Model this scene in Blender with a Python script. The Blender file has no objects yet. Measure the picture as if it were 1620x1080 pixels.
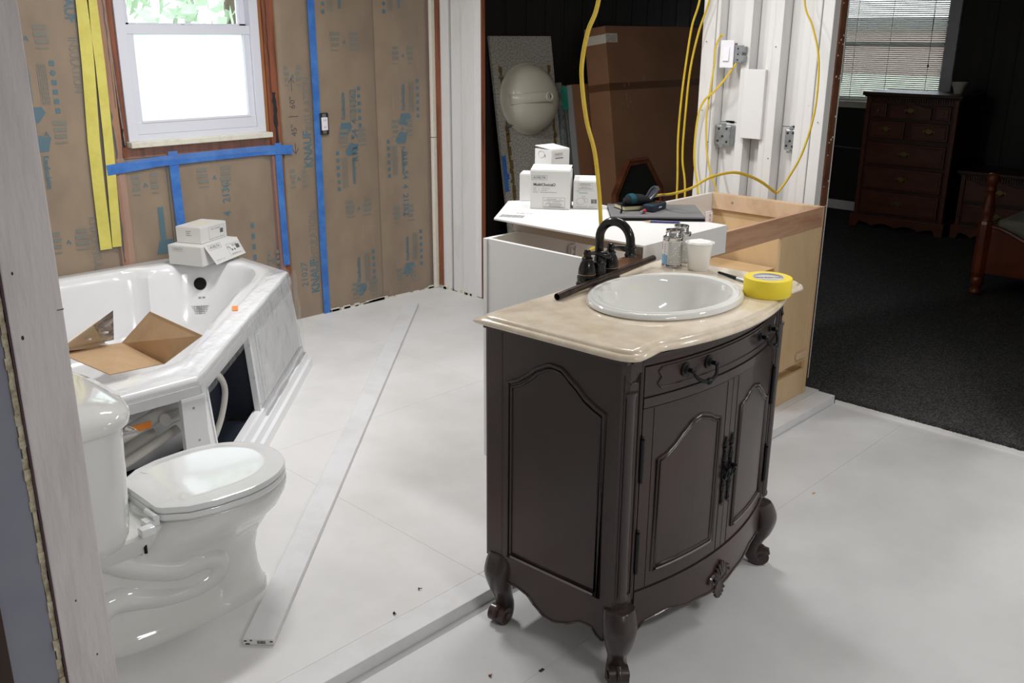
import bpy, bmesh, math, random
from mathutils import Matrix, Vector
random.seed(4)
PI=math.pi; R=math.radians
S=bpy.context.scene; COL=S.collection
# ---------------- camera
cam=bpy.data.cameras.new('camera'); co=bpy.data.objects.new('camera',cam); COL.objects.link(co); S.camera=co
cam.sensor_width=36; cam.sensor_fit='HORIZONTAL'; cam.lens=1490.75/1620*36; cam.clip_start=.05; cam.clip_end=200
co.matrix_world=Matrix.Translation((0,0,1.65))@Matrix.Rotation(-.804553,4,'Z')@Matrix.Rotation(1.25520962,4,'X')@Matrix.Rotation(.00599,4,'Z')
# ---------------- world, lights, exposure
w=bpy.data.worlds.new('world'); S.world=w; w.use_nodes=True
bg=w.node_tree.nodes['Background']; bg.inputs[0].default_value=(.86,.93,1,1); bg.inputs[1].default_value=3.0
S.view_settings.view_transform='Standard'; S.view_settings.look='None'; S.view_settings.gamma=1; S.view_settings.use_curve_mapping=False
S.view_settings.exposure=0.2
def area(name,loc,sx,sy,power,col=(1,.97,.93),rot=(0,0,0)):
    l=bpy.data.lights.new(name,'AREA'); l.shape='RECTANGLE'; l.size=sx; l.size_y=sy; l.energy=power; l.color=col
    o=bpy.data.objects.new(name,l); COL.objects.link(o); o.location=loc; o.rotation_euler=rot; return o
area('ceiling_light_bath',(2.2,3.2,2.38),.6,.16,27,(1,.99,.985))
area('ceiling_light_bath',(3.1,2.2,2.38),.16,.6,13,(1,.99,.985))
area('ceiling_light_near',(1.3,-.9,2.38),.7,.2,27,(1,.99,.985))
area('ceiling_light_side',(3.1,.3,2.38),.2,.7,11,(1,.99,.985))
# ---------------- materials
def srgb(c):
    return tuple((x/255/12.92 if x/255<=.04045 else ((x/255+.055)/1.055)**2.4) for x in c)
def lin(c): return (*srgb(c),1)
MATS={}
def mat(name,c,rough=.5,metal=0,noise=None,bump=None,coat=0,stretch=(1,1,1),detail=4,spec=.5,trans=0,ior=1.45,sss=0):
    """noise=(colour2,scale,lo,hi)  bump=(scale,strength)"""
    m=bpy.data.materials.new(name); m.use_nodes=True; nt=m.node_tree; b=nt.nodes['Principled BSDF']
    b.inputs['Base Color'].default_value=lin(c); b.inputs['Roughness'].default_value=rough; b.inputs['Metallic'].default_value=metal
    b.inputs['Coat Weight'].default_value=coat; b.inputs['Coat Roughness'].default_value=.05
    b.inputs['Specular IOR Level'].default_value=spec; b.inputs['Transmission Weight'].default_value=trans; b.inputs['IOR'].default_value=ior
    if noise or bump:
        tc=nt.nodes.new('ShaderNodeTexCoord'); mp=nt.nodes.new('ShaderNodeMapping'); mp.inputs['Scale'].default_value=stretch
        nt.links.new(tc.outputs['Object'],mp.inputs[0])
    if noise:
        n=nt.nodes.new('ShaderNodeTexNoise'); n.inputs['Scale'].default_value=noise[1]; n.inputs['Detail'].default_value=detail
        n.inputs['Roughness'].default_value=.62
        r=nt.nodes.new('ShaderNodeValToRGB'); r.color_ramp.elements[0].position=noise[2]; r.color_ramp.elements[1].position=noise[3]
        r.color_ramp.elements[0].color=lin(c); r.color_ramp.elements[1].color=lin(noise[0])
        nt.links.new(mp.outputs[0],n.inputs[0]); nt.links.new(n.outputs[0],r.inputs[0]); nt.links.new(r.outputs[0],b.inputs['Base Color'])
    if bump:
        n=nt.nodes.new('ShaderNodeTexNoise'); n.inputs['Scale'].default_value=bump[0]; n.inputs['Detail'].default_value=3
        bp=nt.nodes.new('ShaderNodeBump'); bp.inputs['Strength'].default_value=bump[1]; bp.inputs['Distance'].default_value=.01
        nt.links.new(mp.outputs[0],n.inputs[0]); nt.links.new(n.outputs[0],bp.inputs['Height']); nt.links.new(bp.outputs[0],b.inputs['Normal'])
    MATS[name]=m; return m
def film(name,alpha,scale,strength,tint=(1,1,1),stretch=(1,1,1),ior=1.28,rough=.24):
    m=bpy.data.materials.new(name); m.use_nodes=True; nt=m.node_tree; nt.nodes.clear()
    out=nt.nodes.new('ShaderNodeOutputMaterial'); mix=nt.nodes.new('ShaderNodeMixShader'); tr=nt.nodes.new('ShaderNodeBsdfTransparent')
    gl=nt.nodes.new('ShaderNodeBsdfGlossy'); gl.inputs['Roughness'].default_value=rough; df=nt.nodes.new('ShaderNodeBsdfDiffuse'); df.inputs[0].default_value=(.85,.85,.87,1)
    m2=nt.nodes.new('ShaderNodeMixShader'); m2.inputs[0].default_value=alpha
    lw=nt.nodes.new('ShaderNodeFresnel'); lw.inputs[0].default_value=ior
    tc=nt.nodes.new('ShaderNodeTexCoord'); mp=nt.nodes.new('ShaderNodeMapping'); mp.inputs['Scale'].default_value=stretch
    n=nt.nodes.new('ShaderNodeTexNoise'); n.inputs['Scale'].default_value=scale; n.inputs['Detail'].default_value=3; n.inputs['Distortion'].default_value=1.2
    bp=nt.nodes.new('ShaderNodeBump'); bp.inputs['Strength'].default_value=strength; bp.inputs['Distance'].default_value=.03
    L=nt.links.new
    L(tc.outputs['Object'],mp.inputs[0]); L(mp.outputs[0],n.inputs[0]); L(n.outputs[0],bp.inputs['Height']); L(bp.outputs[0],gl.inputs['Normal']); L(bp.outputs[0],lw.inputs['Normal'])
    tr.inputs[0].default_value=(*tint,1)
    L(tr.outputs[0],m2.inputs[1]); L(df.outputs[0],m2.inputs[2]); L(lw.outputs[0],mix.inputs[0]); L(m2.outputs[0],mix.inputs[1]); L(gl.outputs[0],mix.inputs[2]); L(mix.outputs[0],out.inputs[0])
    return m
m_bfloor=mat('painted_floor_bath',(229,228,227),.45,noise=((216,215,213),2.2,.42,.75),bump=(30,.05))
m_nfloor=mat('painted_floor_near',(216,216,216),.5,noise=((200,200,200),1.8,.4,.75),bump=(30,.05))
m_plate=mat('painted_plate',(228,228,230),.4,noise=((214,212,210),6,.45,.8))
m_white=mat('white_paint',(228,226,223),.5,noise=((212,209,204),5,.5,.85),bump=(40,.06))
m_stud=mat('painted_stud',(230,229,228),.5,noise=((212,209,206),7,.55,.85),bump=(18,.12),stretch=(1,1,.25))
m_post=mat('painted_post',(216,209,209),.5,noise=((192,184,184),9,.45,.8),bump=(45,.25),stretch=(2,2,.3))
m_drywall=mat('blue_grey_wall',(138,139,152),.6,noise=((118,118,134),2,.4,.8))
m_plaster=mat('broken_drywall_edge',(205,196,172),.9,noise=((140,125,98),60,.4,.7),bump=(60,.8))
m_purple=mat('old_paint_line',(74,52,62),.7)
m_kraft=mat('kraft_paper',(150,126,95),.75,noise=((126,103,76),6,.35,.75),bump=(7,.6),stretch=(1,1,.6))
m_kprint=mat('blue_kraft_print',(52,100,116),.8); m_kgrey=mat('grey_kraft_print',(112,110,96),.8)
m_tapeb=mat('blue_tape',(58,112,190),.5,noise=((80,134,208),14,.4,.7),bump=(30,.25))
m_tapey=mat('yellow_tape',(220,210,108),.55,noise=((204,194,92),12,.4,.75),bump=(20,.35))
m_oldwood=mat('old_stud_wood',(146,86,60),.6,noise=((92,56,42),11,.42,.72),bump=(20,.3),stretch=(3,3,.25))
m_tanwood=mat('pale_stud_wood',(164,112,68),.6,noise=((134,82,48),10,.42,.72),bump=(20,.3),stretch=(3,3,.3))
m_black=mat('black_smear',(44,40,42),.6)
m_foam=mat('foam_strip',(226,222,208),.8,bump=(60,.5))
m_vinyl=mat('white_vinyl',(222,224,234),.35); m_cream=mat('cream_sill',(222,219,204),.5,noise=((200,196,176),20,.5,.8))
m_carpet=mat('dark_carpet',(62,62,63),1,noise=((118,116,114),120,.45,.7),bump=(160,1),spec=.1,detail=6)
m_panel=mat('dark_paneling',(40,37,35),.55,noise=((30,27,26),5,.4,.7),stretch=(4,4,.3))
m_groove=mat('panel_groove',(14,13,13),.8)
m_ceil=mat('ceiling_white',(225,223,218),.8)
m_marble=mat('cream_marble',(234,221,200),.16,noise=((210,191,166),14,.40,.76),coat=.3,detail=9,bump=(5,.02))
m_porc=mat('white_porcelain',(228,229,226),.07,coat=.5); m_sinkp=mat('sink_porcelain',(232,232,228),.06,coat=.5)
m_seat=mat('seat_plastic',(232,234,234),.1,coat=.4)
m_acr=mat('tub_acrylic',(236,237,239),.13,coat=.3)
m_acrw=mat('wrapped_acrylic',(240,241,243),.22,coat=.3,bump=(9,.25))
m_dwood=mat('espresso_wood',(54,43,40),.34,noise=((74,46,41),3.2,.45,.8),coat=.12,stretch=(1,1,.7))
m_dtrim=mat('espresso_trim',(56,46,44),.28,coat=.2)
m_bronze=mat('oiled_bronze',(34,31,31),.24,.6,coat=.3); m_iron=mat('black_iron',(26,25,27),.4,.4)
m_pipe=mat('rubbed_bronze_pipe',(84,68,62),.3,.7,noise=((50,40,38),30,.4,.7)); m_hole=mat('dark_hole',(10,10,11),.8)
m_cabw=mat('white_laminate',(232,231,229),.35); m_maple=mat('maple_ply',(222,194,154),.45,noise=((206,174,130),5,.4,.75),stretch=(1,1,.3),detail=6)
m_rail=mat('cherry_rail',(196,156,126),.45,noise=((166,122,94),9,.42,.7),stretch=(.35,1.4,3),detail=6)
m_railp=mat('pale_rail',(216,188,158),.45,noise=((190,160,128),7,.45,.7))
m_brownedge=mat('weathered_brown_wood',(116,74,50),.6,noise=((84,50,34),12,.4,.7)); m_liner=mat('pale_liner',(226,216,198),.6)
m_card=mat('brown_card',(200,168,132),.8,noise=((188,156,120),4,.4,.7)); m_boxd=mat('brown_carton',(156,114,84),.8,noise=((142,102,74),2,.4,.7))
m_wbox=mat('white_carton',(222,221,219),.55); m_label=mat('cream_label',(226,218,202),.6); m_ink=mat('grey_ink',(78,78,80),.7); m_inkl=mat('pale_grey_ink',(150,149,148),.7); m_teal=mat('teal_label',(40,150,126),.6)
m_shadeside=mat('shade_toned_carton_side',(176,164,152),.7)  # white carton sides: the shade under the lid is put into this tan-grey
m_cable=mat('yellow_cable',(226,194,62),.38,noise=((208,172,48),20,.4,.8)); m_galv=mat('galvanised_steel',(172,176,178),.35,.8,noise=((140,146,150),30,.4,.7))
m_chrome=mat('bright_tin',(200,200,202),.16,1); m_swt=mat('switch_white',(242,240,246),.3)
m_canlab=mat('can_label',(218,218,216),.5); m_canblue=mat('can_blue',(140,186,222),.5); m_red=mat('red_print',(206,50,60),.5)
m_yroll=mat('yellow_tape_roll',(246,222,60),.5); m_core=mat('roll_core_paper',(206,204,204),.6)
m_stone=mat('speckled_stone',(196,191,182),.4,noise=((140,134,126),90,.42,.62),detail=6); m_glue=mat('brown_glue_streak',(120,100,62),.6)
m_bisque=mat('bisque_bowl',(214,209,190),.25,coat=.3)
m_oak=mat('frame_wood',(120,66,40),.4,noise=((84,44,28),8,.4,.7)); m_mirror=mat('mirror_glass',(58,62,60),.12,.35)
m_glassw=mat('wrapped_glass_edge',(150,158,160),.25,.3,noise=((96,104,108),20,.4,.7))
m_pine=mat('stained_pine',(98,54,36),.4,noise=((74,36,22),4,.4,.75),stretch=(1,.5,3)); m_pined=mat('dark_stained_pine',(58,34,24),.4)
m_bedw=mat('bed_wood',(128,62,34),.3,noise=((90,40,24),6,.4,.7),coat=.2)
m_brass=mat('aged_brass',(120,108,70),.35,.9); m_matt=mat('mattress_fabric',(150,146,132),.9); m_navy=mat('navy_cloth',(40,44,58),.9)
m_lapt=mat('laptop_grey',(112,112,113),.5); m_dkb=mat('charcoal_cloth',(30,31,34),.95,spec=.2); m_tealc=mat('teal_cloth',(28,68,78),.9,spec=.2); m_meter=mat('meter_blue',(22,46,62),.45)
m_paper=mat('notebook_pages',(206,196,160),.8); m_lens=mat('smoky_lens',(60,62,70),.15,coat=.5)
m_pencil=mat('blue_pencil',(44,42,110),.4); m_powder=mat('white_powder',(244,243,240),.9,bump=(40,.6)); m_cup=mat('frosted_cup',(236,236,234),.25,coat=.3)
m_hose=mat('white_hose',(206,202,196),.4); m_orange=mat('orange_label',(244,140,50),.5); m_dkplate=mat('dark_plate',(42,48,60),.5)
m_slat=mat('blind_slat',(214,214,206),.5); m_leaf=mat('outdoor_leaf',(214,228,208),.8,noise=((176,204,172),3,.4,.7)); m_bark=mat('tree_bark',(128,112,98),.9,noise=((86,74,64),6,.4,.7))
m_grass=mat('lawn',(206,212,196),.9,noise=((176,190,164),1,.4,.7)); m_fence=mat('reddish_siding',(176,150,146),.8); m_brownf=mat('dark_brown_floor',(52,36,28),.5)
m_scratch=mat('worn_moulding',(128,120,118),.5)
m_film=film('clear_poly_sheet',.10,6,.11,stretch=(1.5,1,.6)); m_wrap=film('clear_shrink_wrap',.05,16,.22,ior=1.13,rough=.1)
m_clear=film('clear_plastic',.03,10,.2)
def frosted():
    m=bpy.data.materials.new('frosted_pane'); m.use_nodes=True; nt=m.node_tree; nt.nodes.clear()
    o=nt.nodes.new('ShaderNodeOutputMaterial'); t=nt.nodes.new('ShaderNodeBsdfTranslucent'); t.inputs[0].default_value=(.93,.95,.96,1); g=nt.nodes.new('ShaderNodeBsdfGlossy'); g.inputs[1].default_value=.2
    x=nt.nodes.new('ShaderNodeMixShader'); x.inputs[0].default_value=.05
    nt.links.new(t.outputs[0],x.inputs[1]); nt.links.new(g.outputs[0],x.inputs[2]); nt.links.new(x.outputs[0],o.inputs[0]); return m
m_frost=frosted()
def glass():
    m=bpy.data.materials.new('window_glass'); m.use_nodes=True; nt=m.node_tree; nt.nodes.clear()
    o=nt.nodes.new('ShaderNodeOutputMaterial'); t=nt.nodes.new('ShaderNodeBsdfTransparent'); g=nt.nodes.new('ShaderNodeBsdfGlossy'); g.inputs[1].default_value=.02
    x=nt.nodes.new('ShaderNodeMixShader'); f=nt.nodes.new('ShaderNodeFresnel')
    nt.links.new(f.outputs[0],x.inputs[0]); nt.links.new(t.outputs[0],x.inputs[1]); nt.links.new(g.outputs[0],x.inputs[2]); nt.links.new(x.outputs[0],o.inputs[0]); return m
m_glass=glass()
# ---------------- mesh kit
class MB:
    def __init__(s,M=None): s.v=[]; s.f=[]; s.M=M
    def add(s,vs,fs,M=None):
        n=len(s.v); T=s.M
        for p in vs:
            p=Vector(p)
            if M is not None: p=M@p
            if T is not None: p=T@p
            s.v.append(p)
        for f in fs: s.f.append(tuple(i+n for i in f))
        return s
    def box(s,x0,x1,y0,y1,z0,z1,b=0,M=None):
        if b<=0:
            vs=[(x,y,z) for z in (z0,z1) for y in (y0,y1) for x in (x0,x1)]
            return s.add(vs,[(0,2,3,1),(4,5,7,6),(0,1,5,4),(2,6,7,3),(0,4,6,2),(1,3,7,5)],M)
        bm=bmesh.new(); bmesh.ops.create_cube(bm,size=1)
        for v in bm.verts: v.co=Vector(((x0+x1)/2+v.co.x*(x1-x0),(y0+y1)/2+v.co.y*(y1-y0),(z0+z1)/2+v.co.z*(z1-z0)))
        bmesh.ops.bevel(bm,geom=bm.edges[:],offset=b,segments=2,affect='EDGES',profile=.5)
        return s.bm(bm,M)
    def bm(s,bm,M=None):
        bm.verts.index_update(); vs=[v.co.copy() for v in bm.verts]; fs=[[v.index for v in f.verts] for f in bm.faces]; bm.free(); return s.add(vs,fs,M)
    def loft(s,rings,cap=True,M=None,closed=True):
        n=len(rings[0]); vs=[p for r in rings for p in r]; fs=[]
        for k in range(len(rings)-1):
            for i in range(n if closed else n-1):
                j=(i+1)%n; fs.append((k*n+i,k*n+j,(k+1)*n+j,(k+1)*n+i))
        if cap is True or cap=='b': fs.append(tuple(reversed(range(n))))
        if cap is True or cap=='t': fs.append(tuple((len(rings)-1)*n+i for i in range(n)))
        return s.add(vs,fs,M)
    def lathe(s,prof,seg=24,M=None,sx=1,sy=1,cap=True):
        return s.loft([[(r*sx*math.cos(2*PI*i/seg),r*sy*math.sin(2*PI*i/seg),z) for i in range(seg)] for r,z in prof],cap,M)
    def cyl(s,a,b,r,r2=None,seg=16):
        a=Vector(a); b=Vector(b); r2=r if r2 is None else r2
        return s.tube([a,b],[r,r2],seg)
    def tube(s,pts,r,seg=10,flat=None,cap=True,closed=False):
        pts=[Vector(p) for p in pts]; n=len(pts); rs=r if isinstance(r,(list,tuple)) else [r]*n
        rings=[]; up=None
        for i,p in enumerate(pts):
            if closed: t=(pts[(i+1)%n]-pts[i-1])
            else: t=(pts[min(i+1,n-1)]-pts[max(i-1,0)])
            t.normalize()
            if up is None:
                up=Vector((0,0,1)) if abs(t.z)<.9 else Vector((1,0,0))
            x=up-t*up.dot(t)
            if x.length<1e-5: x=t.orthogonal()
            x.normalize(); up=x; y=t.cross(x)
            k=flat or 1
            rings.append([tuple(p+x*(rs[i]*math.cos(2*PI*j/seg))+y*(rs[i]*k*math.sin(2*PI*j/seg))) for j in range(seg)])
        if closed: rings.append(rings[0]); cap=False
        return s.loft(rings,cap)
    def prism(s,poly,z0,z1,M=None):
        return s.loft([[(x,y,z0) for x,y in poly],[(x,y,z1) for x,y in poly]],True,M)
    def quad(s,a,b,c,d): return s.add([a,b,c,d],[(0,1,2,3)])
def smooth_path(pts,n=8,closed=False):
    P=[Vector(p) for p in pts]; out=[]; m=len(P)
    for i in range(m if closed else m-1):
        if closed: p0,p1,p2,p3=P[i-1],P[i],P[(i+1)%m],P[(i+2)%m]
        else: p0,p1,p2,p3=P[max(i-1,0)],P[i],P[i+1],P[min(i+2,m-1)]
        for k in range(n):
            t=k/n; out.append(.5*((2*p1)+(-p0+p2)*t+(2*p0-5*p1+4*p2-p3)*t*t+(-p0+3*p1-3*p2+p3)*t**3))
    if not closed: out.append(P[-1])
    return out
ORG={}
def obj(name,mb,m,parent=None,smooth=False,local=False,label=None):
    me=bpy.data.meshes.new(name)
    vs=mb.v
    if parent is not None and not local and parent.name in ORG:
        inv=ORG[parent.name].inverted(); vs=[inv@v for v in vs]
    me.from_pydata([tuple(v) for v in vs],[],mb.f); me.materials.append(m)
    bm=bmesh.new(); bm.from_mesh(me); bmesh.ops.recalc_face_normals(bm,faces=bm.faces); bm.to_mesh(me); bm.free()
    if smooth:
        me.polygons.foreach_set('use_smooth',[True]*len(me.polygons))
        try: me.set_sharp_from_angle(angle=R(smooth if smooth is not True else 40))
        except Exception: pass
    o=bpy.data.objects.new(name,me); COL.objects.link(o)
    if parent is not None:
        o.parent=parent
        ORG[o.name]=Matrix() if local else ORG.get(parent.name,Matrix())
    if label: o['label']=label
    return o
def tag(o,label,cat,group=None):
    o['label']=label; o['category']=cat
    if group: o['group']=group
    return o
def thing(name,label,cat,loc=(0,0,0),rot=0,group=None,M=None):
    o=bpy.data.objects.new(name,None); COL.objects.link(o); o.empty_display_size=.05
    MW=M if M is not None else Matrix.Translation(loc)@Matrix.Rotation(rot,4,'Z')
    o.matrix_world=MW; ORG[o.name]=MW
    return tag(o,label,cat,group)
def one(name,mb,m,label,cat,group=None,smooth=False):
    o=obj(name,mb,m,None,smooth); return tag(o,label,cat,group)
def struct(name,mb,m,smooth=False):
    o=obj(name,mb,m,None,smooth); o['kind']='structure'; ORG[o.name]=Matrix(); return o
def dup(o,loc,rz=None,label=None,group=None):
    c=o.copy(); COL.objects.link(c); c.location=loc
    if rz is not None: c.rotation_euler=(0,0,rz)
    if label: c['label']=label
    if group: c['group']=group
    for ch in list(o.children):
        d=ch.copy(); COL.objects.link(d); d.parent=c
        for g in list(ch.children):
            e=g.copy(); COL.objects.link(e); e.parent=d
    return c
def text(s,size,M,name,m,parent=None,bold=0,sx=1,local=False,align='CENTER'):
    cu=bpy.data.curves.new('t','FONT'); cu.body=s; cu.size=size; cu.align_x=align; cu.align_y='CENTER'; cu.offset=bold; cu.resolution_u=2
    t=bpy.data.objects.new('t',cu); COL.objects.link(t); bpy.context.view_layer.update()
    me=bpy.data.meshes.new_from_object(t.evaluated_get(bpy.context.evaluated_depsgraph_get()))
    mb=MB(); mb.add([Vector((v.co.x*sx,v.co.y,0)) for v in me.vertices],[tuple(p.vertices) for p in me.polygons],M)
    bpy.data.objects.remove(t); bpy.data.curves.remove(cu); bpy.data.meshes.remove(me)
    if name is None: return mb
    return obj(name,mb,m,parent,local=local)
def merge(*mbs):
    o=MB()
    for b in mbs: o.add(b.v,b.f)
    return o
XZ=Matrix.Rotation(R(90),4,'X')              # local x->X, y->Z, facing -Y
def face(origin,xdir,ydir):                  # matrix from a face's origin and its two in-plane directions
    x=Vector(xdir).normalized(); y=Vector(ydir).normalized(); z=x.cross(y)
    M=Matrix(((x.x,y.x,z.x,origin[0]),(x.y,y.y,z.y,origin[1]),(x.z,y.z,z.z,origin[2]),(0,0,0,1))); return M
def TM(l,rz=0): return Matrix.Translation(l)@Matrix.Rotation(rz,4,'Z')

# =====================================================  SETTING
FZ=.04; WX=4.06; WY=4.6; CZ=2.44
# floors
fb=struct('floor_bathroom',MB().box(.55,WX-.03,1.86,4.75,-.06,.018),m_bfloor)
xs=[.55,1.79,3.0,WX-.004]; ys=[1.864,3.1,WY+.02]
for i in range(3):
    for j in range(2):
        g=.0004; obj('floor_panel',MB().box(xs[i]+g,xs[i+1]-g,ys[j]+g,ys[j+1]-g,.018,FZ),m_bfloor,fb)
fn=struct('floor_near',MB().box(-2.5,WX-.005,-3,1.775,-.06,-.018),m_nfloor)
for x0,x1,y0,y1 in ((-2.5,-.3,-3,1.44),(-.3,1.55,-3,1.44),(1.55,3.985,-3,1.44),(3.985,WX-.005,-3,1.44),(-2.5,.35,1.44,1.7745),(.35,2.76,1.44,1.7745),(2.76,3.985,1.44,1.7745),(3.985,WX-.005,1.44,1.7745)):
    g=.0004; obj('floor_panel',MB().box(x0+g,x1-g,y0+g,y1-g,-.018,0),m_nfloor,fn)
# bottom plate left from the removed partition
pl=struct('trim_1',MB().box(.64,1.79,1.775,1.8635,-.02,FZ+.001,b=.002),m_plate)
obj('plate_board',MB().box(1.792,WX-.018,1.776,1.8635,-.02,FZ,b=.002),m_plate,pl)
# carpet
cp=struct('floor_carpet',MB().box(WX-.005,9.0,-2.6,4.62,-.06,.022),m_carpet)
cf=MB()
for i in range(2600):
    y=random.uniform(.9,2.0) if i<1700 else random.uniform(2.0,2.7); x=WX-.012+random.random()*.03; h=.024+random.random()*.008
    a=random.random()*6.28; d=.004
    cf.add([(x,y,.015),(x+d*math.cos(a),y+d*math.sin(a),.015),(x-.006+random.random()*.006,y,h)],[(0,1,2)])
c2=obj('carpet_fringe',cf,m_carpet,cp); c2['kind']='stuff'
obj('edge_strip',MB().box(WX-.016,WX-.006,.93,1.774,.0,.016),m_stud,cp)
# ceilings
struct('ceiling',MB().box(-2.6,WX+.1,-3.1,4.75,CZ,CZ+.1),m_ceil)
struct('ceiling_bedroom',MB().box(WX+.1,9.1,-2.7,4.75,CZ,CZ+.1),m_ceil)
# rear walls, never seen
struct('wall_rear',MB().box(-2.6,WX+.1,-3.1,-3.0,-.06,CZ),m_white)
struct('wall_near_left',MB().box(-2.6,-2.5,-3.0,1.78,-.06,CZ),m_white)
struct('wall_bath_left',MB().box(.53,.645,1.885,WY,-.06,CZ),m_white)
# the opening's left jamb: painted post with the sheetrock beside it
wl=struct('wall_left',MB().box(-2.5,.44,1.79,1.89,-.06,CZ),m_drywall)
obj('drywall_sheet',MB().box(.44,.523,1.776,1.79,-.0,CZ),m_drywall,wl)
obj('dark_casing',MB().box(.39,.44,1.77,1.79,0,CZ),m_brownf,wl)
# ragged sheetrock edge and old paint line
eb=MB(); n=110
for k in range(n):
    z0=CZ*k/n; z1=CZ*(k+1)/n; a=.5225+random.uniform(-.0015,.0025); b=.5335+random.uniform(-.0015,.003); yy=1.772+random.uniform(-.0,.004)
    eb.box(a,b,yy,1.80,z0,z1)
obj('broken_edge',eb,m_plaster,wl)
obj('paint_line',MB().box(.5335,.5372,1.769,1.80,0,CZ),m_purple,wl)
post=struct('trim_2',MB().box(.537,.634,1.768,1.885,0,CZ,b=.003),m_post)
km=MB()
for x,z,r in ((.556,1.12,.0032),(.575,.56,.002),(.556,1.24,.0024),(.60,.42,.002)):
    km.lathe([(r*1.2,0),(r,.0006)],10,Matrix.Translation((x,1.7681,z))@Matrix.Rotation(R(90),4,'X'),sx=.7,sy=1.2)
obj('nail_hole',km,m_black,post)
obj('saw_cut',MB().box(.622,.6345,1.7675,1.77,1.158,1.1595),m_black,post)

# ---- window wall (Y = 4.6)
ww=struct('wall_window',MB().box(.55,2.07,4.69,4.75,-.06,CZ).box(2.84,9.1,4.69,4.75,-.06,CZ).box(2.07,2.84,4.69,4.75,-.06,1.10).box(2.07,2.84,4.69,4.75,2.0,CZ),m_panel)
def stud(x0,x1,m,z0=FZ,z1=CZ,y0=4.6,y1=4.69,name='stud',label=None): 
    return obj(name,MB().box(x0,x1,y0,y1,z0,z1,b=.002),m,ww,label=label)
def batt(x0,x1,z0,z1):
    nx,nz=10,26; vs=[];fs=[]
    for j in range(nz+1):
        for i in range(nx+1):
            u=i/nx; x=x0+(x1-x0)*u; z=z0+(z1-z0)*j/nz
            e=min(u,1-u)*2; y=4.607+.02*max(0,1-e*3)**2*0.9
            vs.append((x,y,z))
    for j in range(nz):
        for i in range(nx):
            a=j*(nx+1)+i; fs.append((a,a+1,a+nx+2,a+nx+1))
    # soft body behind the paper
    mb=MB().add(vs,fs); mb.box(x0,x1,4.63,4.685,z0,z1)
    return obj('insulation_batt',mb,m_kraft,ww,smooth=True)
batt(.65,1.12,FZ,CZ); batt(1.125,1.50,FZ,CZ); batt(1.505,1.965,FZ,CZ)
batt(2.0,2.255,FZ,1.05); batt(2.26,2.865,FZ,1.05); batt(2.935,3.165,FZ,CZ); batt(3.17,3.615,FZ,CZ); batt(3.62,4.035,FZ,CZ)
stud(1.965,2.035,m_tanwood,label='pale knotty stud'); stud(2.035,2.07,m_oldwood,1.06,CZ,4.612)
stud(2.866,2.934,m_oldwood,label='reddish stud with black smears'); stud(2.84,2.866,m_tanwood,1.08,CZ,4.612)
obj('sill_board',MB().box(2.035,2.866,4.603,4.69,1.055,1.11,b=.002),m_oldwood,ww)
obj('header_board',MB().box(2.035,2.866,4.603,4.69,2.0,2.2,b=.002),m_oldwood,ww)
# black adhesive smears on the studs
sm=MB()
def smear(x0,z0,x1,z1,wd,n=9):
    pts=[]; 
    for k in range(n+1):
        t=k/n; pts.append((x0+(x1-x0)*t+random.uniform(-.003,.003),z0+(z1-z0)*t,wd*(.4+.6*random.random())))
    for a,b in zip(pts,pts[1:]):
        sm.quad((a[0]-a[2],4.5985,a[1]),(a[0]+a[2],4.5985,a[1]),(b[0]+b[2],4.5985,b[1]),(b[0]-b[2],4.5985,b[1]))
smear(1.975,.55,1.985,1.02,.006,14); smear(2.0,1.06,1.992,1.32,.009,9); smear(2.03,1.06,2.045,1.20,.004); smear(2.905,1.06,2.90,1.34,.015,12); smear(2.925,.45,2.92,1.0,.004,12); smear(2.885,1.34,2.885,1.9,.003,12); smear(2.025,1.3,2.022,1.9,.0035,12)
for k in range(10): smear(2.06+k*.08,1.068+.004*math.sin(k),2.10+k*.08,1.072,.003,2)
obj('adhesive_smear',sm,m_black,ww)
# corner studs and foam
stud(4.035,4.062,m_oldwood,label='red edge of corner stud'); 
wr=struct('wall_right',MB().box(WX,WX+.028,4.18,4.44,FZ,CZ,b=.003).box(WX,WX+.028,4.46,4.595,FZ,CZ),m_stud)
obj('foam_strip',MB().box(4.022,4.06,4.575,4.60,FZ,1.02,b=.004).box(4.022,4.06,4.575,4.60,1.023,CZ,b=.004),m_foam,wr)
obj('raw_stud',MB().box(4.05,4.10,4.535,4.572,FZ+.02,CZ),m_oldwood,wr)
obj('door_post',MB().box(WX-.012,WX+.026,4.215,4.335,FZ,CZ,b=.003),m_stud,wr,label='white painted door post')
obj('red_edge',MB().box(WX+.002,WX+.03,4.172,4.18,FZ,CZ),m_oldwood,wr)
cm=MB()
for k in range(26):
    x=3.15+random.random()*.88; cm.box(x,x+.03+random.random()*.05,4.592,4.604,FZ,FZ+.006+random.random()*.012)
for k in range(10):
    y=4.2+random.random()*.38; cm.box(4.045,4.06,y,y+.03,FZ,FZ+.01+random.random()*.015)
obj('caulk_line',cm,m_foam,ww)
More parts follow.
